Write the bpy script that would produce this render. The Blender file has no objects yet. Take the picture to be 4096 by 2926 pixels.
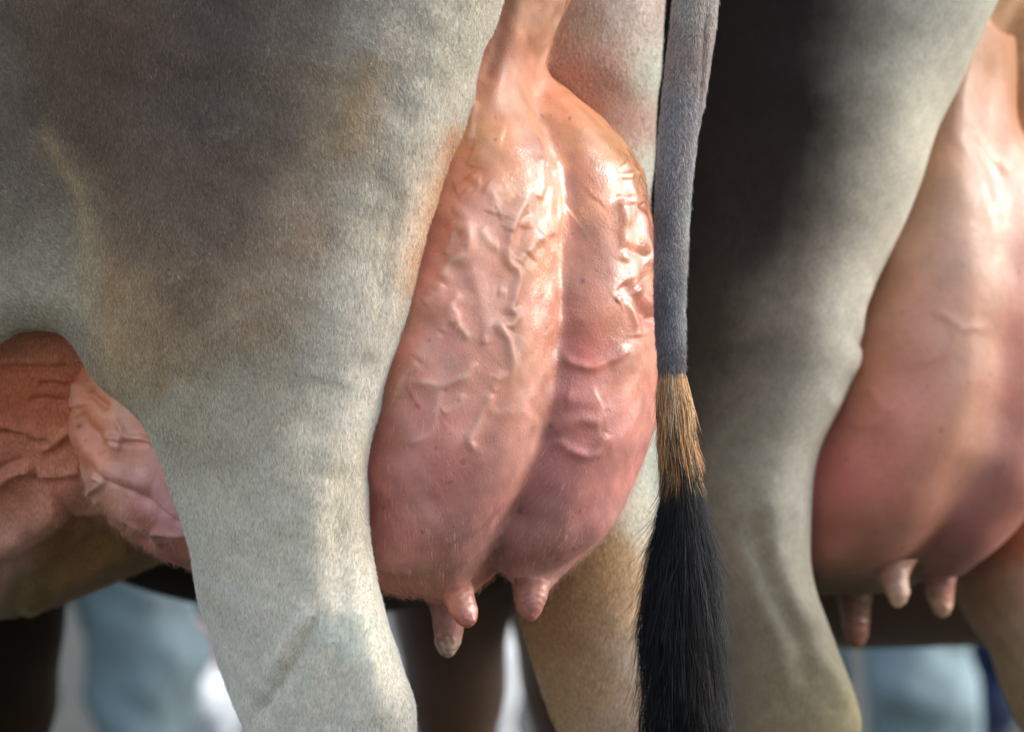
import bpy, math, random, time
import numpy as np
T0 = time.time()
random.seed(4); RNG = np.random.default_rng(11)
F32 = np.float32
scene = bpy.context.scene
COL = scene.collection

# ------------------------------------------------------------------ camera, sky, sun, exposure
D, ZC = 6.0, 0.8695            # camera distance to the udder (m), lens height above the grass (m)
cam = bpy.data.cameras.new("camera"); cam_o = bpy.data.objects.new("camera", cam); COL.objects.link(cam_o)
cam_o.location = (0, -D, ZC); cam_o.rotation_euler = (math.pi/2, 0, 0)
cam.sensor_width = 36; cam.lens = 36*D/1.024
cam.clip_start = 0.1; cam.clip_end = 500
cam.dof.use_dof = True; cam.dof.focus_distance = D+0.01; cam.dof.aperture_fstop = 4.2
scene.camera = cam_o

SUN = np.array([0.88, 0.02, 0.46]); SUN /= np.linalg.norm(SUN)
world = bpy.data.worlds.new("World"); scene.world = world; world.use_nodes = True
wn = world.node_tree; wn.nodes.clear()
sky = wn.nodes.new("ShaderNodeTexSky"); sky.sky_type = 'NISHITA'; sky.sun_disc = False
sky.sun_elevation = math.asin(SUN[2]); sky.sun_rotation = math.atan2(SUN[0], SUN[1])
sky.dust_density = 1.5; sky.ozone_density = 1.2; sky.air_density = 1.0
bg = wn.nodes.new("ShaderNodeBackground"); bg.inputs[1].default_value = 0.15
wo = wn.nodes.new("ShaderNodeOutputWorld")
hs = wn.nodes.new("ShaderNodeHueSaturation"); hs.inputs["Saturation"].default_value = 0.62   # thin white overcast
wn.links.new(sky.outputs[0], hs.inputs["Color"]); wn.links.new(hs.outputs[0], bg.inputs[0]); wn.links.new(bg.outputs[0], wo.inputs[0])
sun = bpy.data.lights.new("sun", 'SUN'); sun.energy = 0.8; sun.angle = math.radians(14); sun.color = (1.0, 0.995, 0.99)
sun_o = bpy.data.objects.new("sun", sun); COL.objects.link(sun_o)
from mathutils import Vector
sun_o.rotation_euler = Vector(SUN).to_track_quat('Z', 'Y').to_euler()
scene.view_settings.view_transform = 'Standard'; scene.view_settings.look = 'None'
scene.view_settings.exposure = 1.27; scene.view_settings.gamma = 1.0
scene.cycles.max_bounces = 8; scene.cycles.transparent_max_bounces = 8

# ------------------------------------------------------------------ small helpers
def lin(c):
    c = np.asarray(c, float)/255.0
    return np.where(c <= 0.04045, c/12.92, ((c+0.055)/1.055)**2.4)

def tag(o, label=None, cat=None, group=None, kind=None):
    if label: o["label"] = label
    if cat: o["category"] = cat
    if group: o["group"] = group
    if kind: o["kind"] = kind
    return o

def empty(name, loc):
    o = bpy.data.objects.new(name, None); COL.objects.link(o); o.location = loc
    return o

def link(name, me, mat=None, parent=None):
    o = bpy.data.objects.new(name, me); COL.objects.link(o)
    if mat: me.materials.append(mat)
    if parent is not None:
        o.parent = parent
        p = parent; off = Vector((0, 0, 0))
        while p is not None: off += p.location; p = p.parent
        o.location = -off          # geometry is written in world metres
    return o

def mesh_np(name, V, Q, smooth=True):
    me = bpy.data.meshes.new(name)
    V = np.asarray(V, F32); Q = np.asarray(Q, np.int32)
    k = Q.shape[1]
    me.vertices.add(len(V)); me.vertices.foreach_set("co", V.ravel())
    me.loops.add(Q.size); me.loops.foreach_set("vertex_index", Q.ravel())
    me.polygons.add(len(Q)); me.polygons.foreach_set("loop_start", np.arange(len(Q), dtype=np.int32)*k)
    me.update(calc_edges=True); me.validate()
    if smooth: me.polygons.foreach_set("use_smooth", np.ones(len(me.polygons), bool))
    return me

def co_of(me):
    a = np.empty(len(me.vertices)*3, F32); me.vertices.foreach_get("co", a); return a.reshape(-1, 3)
def no_of(me):
    a = np.empty(len(me.vertices)*3, F32); me.vertices.foreach_get("normal", a); return a.reshape(-1, 3)
def set_co(me, V):
    me.vertices.foreach_set("co", np.asarray(V, F32).ravel()); me.update()
def set_col(me, name, C):
    at = me.attributes.new(name, 'FLOAT_COLOR', 'POINT')
    C4 = np.ones((len(C), 4), F32); C4[:, :3] = C
    at.data.foreach_set("color", C4.ravel())
def set_val(me, name, v):
    at = me.attributes.new(name, 'FLOAT', 'POINT'); at.data.foreach_set("value", np.asarray(v, F32))

def noise3(V, freq, seed, n=10):
    r = np.random.default_rng(seed); out = np.zeros(len(V), F32)
    for i in range(n):
        k = r.normal(size=3); k = k/np.linalg.norm(k)*freq*2*math.pi*r.uniform(0.6, 1.5)
        out += np.sin(V@k.astype(F32)+r.uniform(0, 6.28))
    return out/math.sqrt(n/2)

def uv_of(V):
    """where a point stands as seen in a view square to the cows, in quarter millimetres"""
    s = (D+V[:, 1])/D
    return 4*(512+V[:, 0]/s*1000), 4*(365.5-(V[:, 2]-ZC)/s*1000)

def P(u, v, y):
    s = (D+y)/D
    return np.array([(u/4-512)/1000*s, y, ZC+(365.5-v/4)/1000*s])

def gsm(a, sig):
    if sig < 0.5: return a
    r = int(sig*3)+1; k = np.exp(-0.5*(np.arange(-r, r+1)/sig)**2); k /= k.sum()
    return np.convolve(np.pad(a, r, mode='edge'), k, 'valid')

def spline(pts, step=10.0):
    p = np.asarray(pts, float); out = []
    for i in range(len(p)-1):
        p0 = p[max(i-1, 0)]; p1 = p[i]; p2 = p[i+1]; p3 = p[min(i+2, len(p)-1)]
        n = max(2, int(np.linalg.norm(p2-p1)/step))
        for t in np.linspace(0, 1, n, endpoint=False):
            out.append(0.5*((2*p1)+(-p0+p2)*t+(2*p0-5*p1+4*p2-p3)*t*t+(-p0+3*p1-3*p2+p3)*t**3))
    out.append(p[-1]); return np.array(out)

def poly_dist(u, v, pts):
    """distance of points to a smoothed line, and the fraction along it"""
    L = spline(pts); best = np.full(len(u), 1e9); fr = np.zeros(len(u)); side = np.zeros(len(u))
    n = len(L)-1
    for i in range(n):
        a, b = L[i], L[i+1]; d = b-a; l2 = max(d@d, 1e-9)
        t = np.clip(((u-a[0])*d[0]+(v-a[1])*d[1])/l2, 0, 1)
        dx = u-a[0]-t*d[0]; dy = v-a[1]-t*d[1]; q = dx*dx+dy*dy
        m = q < best; best[m] = q[m]; fr[m] = (i+t[m])/n
    return np.sqrt(best), fr

def line_bump(u, v, lines, w_default=20):
    """lines: (points, half width, height m[, taper]) -> height"""
    h = np.zeros(len(u))
    for ln in lines:
        pts, w, hh = ln[0], ln[1], ln[2]
        p = np.asarray(pts, float); m = 4*w
        idx = np.where((u > p[:, 0].min()-m) & (u < p[:, 0].max()+m) & (v > p[:, 1].min()-m) & (v < p[:, 1].max()+m))[0]
        if len(idx) == 0: continue
        ui, vi = u[idx], v[idx]; jw = min(w*.14, 3)
        uj = ui+jw*(np.sin(vi/31+ui/57+p[0, 0])+.7*np.sin(vi/17-ui/23+p[0, 1])); vj = vi+jw*(np.sin(ui/29-vi/61+p[0, 1])+.7*np.sin(ui/15+vi/27))
        d, f = poly_dist(uj, vj, pts)
        tp = np.clip(np.minimum(f, 1-f)*7, 0, 1); tp = tp*tp*(3-2*tp)*0.8+0.2
        md = .97+.10*np.sin(f*(4+len(pts)*2.3)+p[0, 0])*np.sin(ui/41+vi/53)
        h[idx] += hh*(.72*np.exp(-(d/w)**2)+.30*np.exp(-(d/(2.3*w))**2))*tp*md
    return h

def field(u, v, pts, soft=60.0, pw=2.2):
    """smoothly blended colours from a list of (u, v, rgb 0..255)"""
    W = np.zeros(len(u)); C = np.zeros((len(u), 3))
    for (a, b, c) in pts:
        w = 1.0/((u-a)**2+(v-b)**2+soft**2)**pw
        W += w; C += w[:, None]*lin(c)[None]
    return C/W[:, None]

# ------------------------------------------------------------------ implicit shapes
class Loft:
    """stack of horizontal ovals; rows (v, left u, right u, y of the centre, half depth)"""
    def __init__(s, rows, t=0.0, p=2.0, k=0.012, sm=10, mn=0.0):
        r = np.array(rows, float)
        sc = (D+r[:, 3])/D
        z = ZC+(365.5-r[:, 0]/4)/1000*sc
        cx = ((r[:, 1]+r[:, 2])/2/4-512)/1000*sc; rx = np.maximum((r[:, 2]-r[:, 1])/2/4/1000*sc, 0.002)
        o = np.argsort(z); z = z[o]
        s.zd = np.linspace(z[0], z[-1], 900); sig = sm/1000/((z[-1]-z[0])/900)
        f = lambda a: gsm(np.interp(s.zd, z, a[o]), sig)
        s.cx, s.rx, s.cy, s.ry = f(cx), f(rx), f(r[:, 3]), f(r[:, 4])
        s.z0, s.z1, s.t, s.p, s.k = z[0], z[-1], t, p, k
    def __call__(s, x, y, z):
        sh = z.shape; zz = z.ravel()
        g = lambda a: np.interp(zz, s.zd, a).astype(F32).reshape(sh)
        cx, rx, cy, ry = g(s.cx), g(s.rx), g(s.cy), g(s.ry)
        dx = x-cx
        X = np.abs(dx/rx); Y = np.abs((y-cy-F32(s.t)*dx)/ry)
        if s.p == 2.0: q = np.sqrt(X*X+Y*Y)
        else: q = (X**F32(s.p)+Y**F32(s.p))**F32(1/s.p)
        d = (q-1)*np.minimum(rx, ry)
        return np.maximum(d, np.maximum(z-F32(s.z1), F32(s.z0)-z))

class Sheet:
    """fold of skin hanging down: columns (u, bottom v, top v, y, half thickness)"""
    def __init__(s, cols, p=2.6, k=0.02, sm=8):
        r = np.array(cols, float); sc = (D+r[:, 3])/D
        x = (r[:, 0]/4-512)/1000*sc
        zb = ZC+(365.5-r[:, 1]/4)/1000*sc; zt = ZC+(365.5-r[:, 2]/4)/1000*sc
        s.xd = np.linspace(x[0], x[-1], 600); sig = sm/1000/((x[-1]-x[0])/600)
        f = lambda a: gsm(np.interp(s.xd, x, a), sig)
        s.zb, s.zt, s.cy, s.ry = f(zb), f(zt), f(r[:, 3]), f(r[:, 4])
        s.x0, s.x1, s.p, s.k = x[0], x[-1], p, k
    def __call__(s, x, y, z):
        sh = x.shape; xx = x.ravel()
        g = lambda a: np.interp(xx, s.xd, a).astype(F32).reshape(sh)
        zb, zt, cy, ry = g(s.zb), g(s.zt), g(s.cy), g(s.ry)
        r = F32(0.05)
        b = np.minimum(z-zb, zt-z)                     # height above the lower edge
        e = np.maximum(r-b, 0)/r
        d = np.sqrt(((y-cy)/ry)**2+e*e)-1
        return np.maximum(d*F32(0.03), np.maximum(F32(s.x0)-x, x-F32(s.x1)))

class Barrel:
    """trunk along the heading; stations (p, bottom z, top z, half width)"""
    def __init__(s, ox, oy, a, st, k=0.05):
        s.o = (ox, oy); s.h = (-math.cos(a), math.sin(a)); s.n = (-math.sin(a), -math.cos(a)); s.k = k
        r = np.array(st, float); s.pd = np.linspace(r[0, 0], r[-1, 0], 400)
        f = lambda a: gsm(np.interp(s.pd, r[:, 0], a), 8)
        s.zb, s.zt, s.rq = f(r[:, 1]), f(r[:, 2]), f(r[:, 3]); s.p0, s.p1 = r[0, 0], r[-1, 0]
    def __call__(s, x, y, z):
        dx = x-F32(s.o[0]); dy = y-F32(s.o[1])
        p = dx*F32(s.h[0])+dy*F32(s.h[1]); q = dx*F32(s.n[0])+dy*F32(s.n[1])
        sh = p.shape; pp = p.ravel(); g = lambda a: np.interp(pp, s.pd, a).astype(F32).reshape(sh)
        zb, zt, rq = g(s.zb), g(s.zt), g(s.rq)
        zc = zb+(zt-zb)*F32(0.45); rz = (zt-zb)*F32(0.5)
        Z = np.where(z > zc, (z-zc)/(zt-zc), (zc-z)/(zc-zb))
        e = F32(2.3)
        d = ((np.abs(q/rq)**e+np.abs(Z)**e)**(1/e)-1)*np.minimum(rq, rz)
        return np.maximum(d, np.maximum(F32(s.p0)-p, p-F32(s.p1)))

class Cone:
    """rounded tapered limb from a to b"""
    def __init__(s, a, b, ra, rb, k=0.03):
        s.a = np.array(a, F32); s.b = np.array(b, F32); s.ra, s.rb, s.k = F32(ra), F32(rb), k
    def __call__(s, x, y, z):
        d = s.b-s.a; l2 = float(d@d)+1e-9
        t = np.clip(((x-s.a[0])*d[0]+(y-s.a[1])*d[1]+(z-s.a[2])*d[2])/F32(l2), 0, 1)
        return np.sqrt((x-s.a[0]-t*d[0])**2+(y-s.a[1]-t*d[1])**2+(z-s.a[2]-t*d[2])**2)-(s.ra+(s.rb-s.ra)*t)

def smin(a, b, k):
    h = np.maximum(F32(k)-np.abs(a-b), 0)/F32(k)
    return np.minimum(a, b)-h*h*F32(k)*F32(0.25)

def union(shapes):
    def f(x, y, z):
        r = None
        for s in shapes:
            d = s(x, y, z)
            r = d if r is None else smin(r, d, s.k)
        return r
    return f

def axis(*segs):
    out = [segs[0][0]]
    for (a, b, h) in segs:
        n = max(1, int(round((b-a)/h))); out += list(np.linspace(a, b, n+1)[1:])
    return np.array(out, F32)

def nets(f, xs, ys, zs):
    """surface nets on an uneven grid, vertices pulled onto the surface afterwards"""
    nx, ny, nz = len(xs), len(ys), len(zs)
    G = np.empty((nx, ny, nz), F32)
    for i in range(0, nx, 24):
        X = xs[i:i+24, None, None]; 
        G[i:i+24] = f(np.broadcast_to(X, (X.shape[0], ny, 1)).copy(), np.broadcast_to(ys[None, :, None], (X.shape[0], ny, 1)).copy(), zs[None, None, :])
    I = G < 0
    def corner(A, a, b, c): return A[a:nx-1+a, b:ny-1+b, c:nz-1+c]
    cnt = np.zeros((nx-1, ny-1, nz-1), np.int8)
    for a in (0, 1):
        for b in (0, 1):
            for c in (0, 1): cnt += corner(I, a, b, c)
    mix = (cnt > 0) & (cnt < 8)
    ci, cj, ck = np.where(mix); n = len(ci)
    idx = np.full(mix.shape, -1, np.int32); idx[mix] = np.arange(n)
    S = np.zeros((n, 3)); N = np.zeros(n); AX = (xs, ys, zs)
    for ax in range(3):
        for b in (0, 1):
            for c in (0, 1):
                o0 = [0, 0, 0]; o1 = [0, 0, 0]
                oth = [q for q in range(3) if q != ax]
                o0[oth[0]] = o1[oth[0]] = b; o0[oth[1]] = o1[oth[1]] = c; o1[ax] = 1
                A = (ci+o0[0], cj+o0[1], ck+o0[2]); B = (ci+o1[0], cj+o1[1], ck+o1[2])
                ga, gb = G[A], G[B]; m = (ga < 0) != (gb < 0)
                t = np.where(m, ga/np.where(m, ga-gb, 1), 0)
                for q in range(3):
                    pa = AX[q][A[q]]; pb = AX[q][B[q]]
                    S[:, q] += np.where(m, pa+(pb-pa)*t, 0)
                N += m
    V = (S/N[:, None]).astype(F32)
    Q = []
    for ax in range(3):
        sl0 = [slice(None)]*3; sl1 = [slice(None)]*3
        sl0[ax] = slice(0, -1); sl1[ax] = slice(1, None)
        ch = I[tuple(sl0)] != I[tuple(sl1)]
        e = np.array(np.where(ch)).T
        oth = [(1, 2), (2, 0), (0, 1)][ax]
        dims = (nx, ny, nz)
        ok = np.all([(e[:, o] > 0) & (e[:, o] < dims[o]-1) for o in oth], axis=0); e = e[ok]
        flip = I[tuple(sl0)][tuple(e.T)]
        q = []
        for (da, db) in ((-1, -1), (0, -1), (0, 0), (-1, 0)):
            w = e.copy(); w[:, oth[0]] += da; w[:, oth[1]] += db
            q.append(idx[tuple(w.T)])
        q = np.array(q).T
        q[~flip] = q[~flip][:, ::-1]
        Q.append(q)
    Q = np.concatenate(Q)
    for it in range(2):
        x, y, z = V[:, 0], V[:, 1], V[:, 2]; h = F32(0.0015)
        v0 = f(x, y, z); g = np.stack([f(x+h, y, z)-v0, f(x, y+h, z)-v0, f(x, y, z+h)-v0], 1)/h
        st = v0/np.maximum((g*g).sum(1), 0.05)
        V = V-np.clip(st, -0.004, 0.004)[:, None]*g
    return V, Q

def subdivided(me, levels=1):
    o = bpy.data.objects.new("temporary", me); COL.objects.link(o)
    md = o.modifiers.new("subdivision", 'SUBSURF'); md.levels = levels; md.render_levels = levels
    dg = bpy.context.evaluated_depsgraph_get(); dg.update()
    nm = bpy.data.meshes.new_from_object(o.evaluated_get(dg))
    bpy.data.objects.remove(o); bpy.data.meshes.remove(me)
    nm.polygons.foreach_set("use_smooth", np.ones(len(nm.polygons), bool))
    return nm

# ------------------------------------------------------------------ materials
def mat(name):
    m = bpy.data.materials.new(name); m.use_nodes = True
    nt = m.node_tree; b = nt.nodes["Principled BSDF"]
    return m, nt, b
def nd(nt, t, **kw):
    n = nt.nodes.new(t)
    for k, v in kw.items(): setattr(n, k, v)
    return n
def tex_noise(nt, scale, detail=3, rough=0.6, vec=None, stretch=None):
    n = nd(nt, "ShaderNodeTexNoise"); n.inputs["Scale"].default_value = scale
    n.inputs["Detail"].default_value = detail; n.inputs["Roughness"].default_value = rough
    tc = nd(nt, "ShaderNodeTexCoord"); src = tc.outputs["Object"]
    if stretch:
        mp = nd(nt, "ShaderNodeMapping"); mp.inputs["Scale"].default_value = stretch[:3]; mp.inputs["Rotation"].default_value = stretch[3:]
        nt.links.new(src, mp.inputs[0]); src = mp.outputs[0]
    nt.links.new(src, n.inputs["Vector"])
    return n.outputs["Fac"]
def ramp(nt, src, a, b, lo, hi):
    n = nd(nt, "ShaderNodeMapRange"); n.inputs[1].default_value = a; n.inputs[2].default_value = b
    n.inputs[3].default_value = lo; n.inputs[4].default_value = hi
    nt.links.new(src, n.inputs[0]); return n.outputs[0]
def mathn(nt, op, a, b):
    n = nd(nt, "ShaderNodeMath", operation=op)
    for i, q in enumerate((a, b)):
        if isinstance(q, (int, float)): n.inputs[i].default_value = q
        else: nt.links.new(q, n.inputs[i])
    return n.outputs[0]
def scaled(nt, colsock, fac):
    n = nd(nt, "ShaderNodeVectorMath", operation='SCALE')
    nt.links.new(colsock, n.inputs[0])
    if isinstance(fac, (int, float)): n.inputs["Scale"].default_value = fac
    else: nt.links.new(fac, n.inputs["Scale"])
    return n.outputs[0]
def attr(nt, name):
    n = nd(nt, "ShaderNodeAttribute", attribute_name=name); return n
def bump(nt, h, dist, strength=1.0, prev=None):
    n = nd(nt, "ShaderNodeBump"); n.inputs["Distance"].default_value = dist; n.inputs["Strength"].default_value = strength
    nt.links.new(h, n.inputs["Height"])
    if prev is not None: nt.links.new(prev, n.inputs["Normal"])
    return n.outputs[0]

def coat_material(name, fine=1.0):
    m, nt, b = mat(name)
    a = attr(nt, "albedo").outputs["Color"]
    n1 = ramp(nt, tex_noise(nt, 9, 4), 0.3, 0.7, 0.96, 1.04)
    n2 = ramp(nt, tex_noise(nt, 55, 4, 0.7), 0.3, 0.7, 0.95, 1.05)
    n3 = ramp(nt, tex_noise(nt, 520, 2, 0.6, stretch=(1, 1, 0.28, 0, math.radians(24), 0)), 0.3, 0.7, 1-0.28*fine, 1+0.28*fine)
    f = mathn(nt, 'MULTIPLY', mathn(nt, 'MULTIPLY', n1, n2), n3)
    nt.links.new(scaled(nt, a, f), b.inputs["Base Color"])
    b.inputs["Roughness"].default_value = 0.62; b.inputs["Specular IOR Level"].default_value = 0.35
    b.inputs["Sheen Weight"].default_value = 0.12; b.inputs["Sheen Roughness"].default_value = 0.4
    nt.links.new(bump(nt, n3, 0.0006, 0.6), b.inputs["Normal"])
    return m
def hair_material(name, rough=0.45, spec=0.5, attrname="albedo"):
    m, nt, b = mat(name)
    nt.links.new(attr(nt, attrname).outputs["Color"], b.inputs["Base Color"])
    b.inputs["Roughness"].default_value = rough; b.inputs["Specular IOR Level"].default_value = spec
    return m
def skin_material(name):
    m, nt, b = mat(name)
    a = attr(nt, "albedo").outputs["Color"]; wet = attr(nt, "wet").outputs["Fac"]
    n1 = ramp(nt, tex_noise(nt, 22, 5, 0.65), 0.3, 0.7, 0.86, 1.14)
    n2 = ramp(nt, tex_noise(nt, 190, 3, 0.6), 0.3, 0.7, 0.96, 1.04)
    spot = ramp(nt, tex_noise(nt, 75, 1, 0.4), 0.73, 0.77, 1.0, 0.72)
    f = mathn(nt, 'MULTIPLY', mathn(nt, 'MULTIPLY', n1, n2), spot)
    # redder and yellower blotches
    mixc = nd(nt, "ShaderNodeMix", data_type='RGBA', blend_type='MULTIPLY')
    nt.links.new(ramp(nt, tex_noise(nt, 13, 5, 0.7), 0.42, 0.68, 0.0, 0.75), mixc.inputs["Factor"])
    nt.links.new(scaled(nt, a, f), mixc.inputs["A"]); mixc.inputs["B"].default_value = (1.0, 0.84, 0.80, 1)
    nt.links.new(mixc.outputs["Result"], b.inputs["Base Color"])
    b.inputs["Subsurface Weight"].default_value = 0.2
    b.inputs["Subsurface Radius"].default_value = (0.010, 0.004, 0.002); b.inputs["Subsurface Scale"].default_value = 0.6
    wetb = ramp(nt, tex_noise(nt, 60, 4, 0.7, stretch=(1.6, 1, 0.55, 0, 0, 0)), 0.36, 0.6, 0.0, 1.0)
    w = mathn(nt, 'MULTIPLY', wet, mathn(nt, 'ADD', mathn(nt, 'MULTIPLY', wetb, 0.75), 0.25))
    rg = nd(nt, "ShaderNodeMapRange"); rg.inputs[3].default_value = 0.46; rg.inputs[4].default_value = 0.16
    nt.links.new(w, rg.inputs[0]); nt.links.new(rg.outputs[0], b.inputs["Roughness"])
    nt.links.new(mathn(nt, 'MULTIPLY', w, 0.9), b.inputs["Coat Weight"]); b.inputs["Coat Roughness"].default_value = 0.08; b.inputs["Coat IOR"].default_value = 1.65
    pores = tex_noise(nt, 420, 3, 0.65); wr = tex_noise(nt, 46, 4, 0.6)
    n = bump(nt, wr, 0.0022, 0.4); n = bump(nt, mathn(nt, 'MULTIPLY', pores, ramp(nt, tex_noise(nt, 17, 3), .35, .65, .25, 1.0)), 0.0012, 0.6, n)
    nt.links.new(n, b.inputs["Normal"]); nt.links.new(bump(nt, pores, 0.0006, 0.6, bump(nt, wr, 0.0035, 0.7)), b.inputs["Coat Normal"])
    return m
def cloth_material(name, rgb, var=0.12):
    m, nt, b = mat(name); c = lin(rgb)
    f = ramp(nt, tex_noise(nt, 14, 4), 0.3, 0.7, 1-var, 1+var)
    v = nd(nt, "ShaderNodeRGB"); v.outputs[0].default_value = (*c, 1)
    nt.links.new(scaled(nt, v.outputs[0], f), b.inputs["Base Color"]); b.inputs["Roughness"].default_value = 0.85
    nt.links.new(bump(nt, tex_noise(nt, 9, 3), 0.03, 0.5), b.inputs["Normal"])
    return m
M_COAT = coat_material("grey_brown_coat"); M_COAT2 = coat_material("dark_coat", 0.7)
for m_ in (M_COAT2,):
    q = m_.node_tree.nodes["Principled BSDF"]; q.inputs["Sheen Weight"].default_value = 0; q.inputs["Specular IOR Level"].default_value = .15
M_HAIR = hair_material("coat_hair", 0.42, 0.5); M_SWITCH = hair_material("tail_hair", 0.30, 0.22)
M_SKIN = skin_material("udder_skin")

# ------------------------------------------------------------------ hair on a surface
def surface_samples(me, n, wfun):
    V = co_of(me); N = no_of(me)
    me.calc_loop_triangles()
    T = np.empty(len(me.loop_triangles)*3, np.int32); me.loop_triangles.foreach_get("vertices", T); T = T.reshape(-1, 3)
    c = V[T].mean(1); nn = N[T].mean(1)
    ar = 0.5*np.linalg.norm(np.cross(V[T[:, 1]]-V[T[:, 0]], V[T[:, 2]]-V[T[:, 0]]), axis=1)
    w = ar*wfun(c, nn, T); p = w/w.sum()
    k = RNG.choice(len(T), size=n, p=p)
    r1 = np.sqrt(RNG.random(n)); r2 = RNG.random(n)
    B = np.stack([1-r1, r1*(1-r2), r1*r2], 1).astype(F32)
    pos = (V[T[k]]*B[:, :, None]).sum(1); nor = (N[T[k]]*B[:, :, None]).sum(1)
    nor /= np.linalg.norm(nor, axis=1, keepdims=True)+1e-9
    return pos, nor, T[k], B

def hair_object(name, paths, radius, cols, material, parent):
    n, k, _ = paths.shape
    cu = bpy.data.hair_curves.new(name); cu.add_curves([k]*n)
    cu.attributes["position"].data.foreach_set("vector", paths.astype(F32).ravel())
    ra = cu.attributes.get("radius") or cu.attributes.new("radius", 'FLOAT', 'POINT')
    ra.data.foreach_set("value", radius.astype(F32).ravel())
    at = cu.attributes.new("albedo", 'FLOAT_COLOR', 'POINT')
    C = np.ones((n, k, 4), F32); C[:, :, :3] = cols[:, None, :] if cols.ndim == 2 else cols
    at.data.foreach_set("color", C.ravel())
    return link(name, cu, material, parent)

def short_coat(name, me, n, wfun, flow, length, rad, parent, gain=1.35, lift=0.22, colname="albedo"):
    pos, nor, tri, B = surface_samples(me, n, wfun)
    a = np.empty(len(me.vertices)*4, F32); me.attributes[colname].data.foreach_get("color", a); a = a.reshape(-1, 4)[:, :3]
    col = (a[tri]*B[:, :, None]).sum(1)
    d = flow(pos); d = d-(d*nor).sum(1, keepdims=True)*nor
    d /= np.linalg.norm(d, axis=1, keepdims=True)+1e-9
    d += RNG.normal(0, 0.20, d.shape); 
    d /= np.linalg.norm(d, axis=1, keepdims=True)+1e-9
    L = length*RNG.uniform(0.6, 1.35, n)[:, None]
    p0 = pos-nor*0.0006; p1 = pos+d*L*0.5+nor*L*lift*0.8; p2 = pos+d*L+nor*L*lift*0.9
    pts = np.stack([p0, p1, p2], 1)
    r = np.tile(np.array([1.0, 0.85, 0.25])*rad, (n, 1))*RNG.uniform(0.7, 1.3, (n, 1))
    val = np.exp(RNG.normal(0, 0.46, n)); cl = noise3(pos.astype(F32), 45, 5)*0.02+noise3(pos.astype(F32), 230, 6)*0.09
    val = val*(1+cl)*gain
    hue = RNG.normal(0, 0.05, n)
    C = np.clip(col*val[:, None]*np.stack([1+hue, np.ones(n), 1-hue], 1), 0.004, 0.82)
    o = hair_object(name, pts, r, C, M_HAIR, parent); o["kind"] = "stuff"
    return o

# ------------------------------------------------------------------ cow in front
A = math.radians(30)
YN, YF = 0.0, 0.0
thigh_rows = [(-1000, 60, 1850, .22, .20), (-600, -120, 2020, .17, .21), (-250, -150, 2040, .13, .20), (0, -110, 2020, .11, .18), (142, -30, 1971, .105, .175),
    (265, 40, 1922, .10, .175), (394, 95, 1891, .10, .17), (480, 140, 1854, .10, .17), (653, 215, 1793, .10, .17), (800, 285, 1756, .098, .165),
    (991, 325, 1694, .095, .16), (1165, 340, 1651, .09, .155), (1251, 334, 1626, .09, .15), (1331, 322, 1608, .09, .145), (1390, 316, 1595, .09, .14), (1443, 334, 1580, .088, .135),
    (1493, 357, 1558, .088, .13), (1548, 394, 1543, .087, .125), (1594, 456, 1528, .086, .122), (1628, 508, 1520, .085, .12), (1671, 548, 1507, .083, .115), (1727, 579, 1498, .08, .112),
    (1794, 622, 1486, .078, .108), (1856, 653, 1484, .075, .104), (1917, 683, 1480, .073, .10), (2012, 717, 1478, .07, .095), (2117, 739, 1475, .067, .09),
    (2215, 757, 1488, .065, .086), (2326, 782, 1505, .063, .082), (2449, 813, 1531, .06, .078), (2572, 843, 1565, .06, .074), (2677, 880, 1606, .06, .07), (2788, 917, 1650, .06, .066),
    (2868, 942, 1672, .06, .064), (2926, 960, 1676, .06, .062), (3010, 990, 1660, .06, .058), (3150, 1060, 1600, .06, .05), (3350, 1150, 1570, .06, .042), (3900, 1180, 1550, .06, .038),
    (4350, 1150, 1570, .06, .045), (4550, 1080, 1560, .06, .05), (4700, 1040, 1550, .06, .055), (4925, 960, 1570, .05, .065)]
far_rows = [(-1000, 2020, 2560, .42, .17), (-500, 2060, 2680, .37, .15), (0, 1780, 2657, .33, .12), (280, 1780, 2636, .34, .12), (431, 1780, 2624, .365, .12), (616, 1800, 2611, .385, .12), (862, 1840, 2598, .395, .12), (1150, 1900, 2603, .405, .12), (1400, 1970, 2614, .42, .115),
    (1731, 1960, 2636, .42, .11), (2000, 1990, 2628, .42, .105), (2300, 2050, 2640, .42, .10), (2468, 2082, 2650, .42, .09), (2560, 2106, 2662, .42, .085), (2677, 2143, 2680, .42, .08), (2806, 2187, 2705, .42, .075),
    (2926, 2230, 2715, .42, .07), (3050, 2270, 2700, .42, .06), (3300, 2350, 2660, .42, .045), (3900, 2370, 2650, .42, .04), (4350, 2340, 2660, .42, .045), (4650, 2260, 2650, .42, .055), (4860, 2180, 2660, .41, .065)]
rump_rows = [(-1000, 1500, 2560, .28, .22), (-500, 1450, 2480, .25, .17), (-200, 1450, 2350, .23, .14), (0, 1450, 2264, .25, .12), (85, 1450, 2230, .25, .115), (185, 1460, 2194, .255, .11), (277, 1470, 2176, .26, .108), (400, 1500, 2170, .27, .105), (900, 1550, 2200, .29, .10), (1300, 1600, 2150, .30, .08)]
sheet_cols = [(-900, 1640, -700, .22, .03), (-400, 1500, -700, .17, .032), (-150, 1420, -700, .145, .034), (0, 1366, -700, .132, .035), (55, 1325, -700, .13, .036), (154, 1303, -700, .125, .038), (234, 1313, -700, .122, .04), (277, 1342, -700, .12, .042), (308, 1380, -700, .118, .044), (336, 1443, -700, .116, .046), (420, 1520, -700, .11, .05)]
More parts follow.
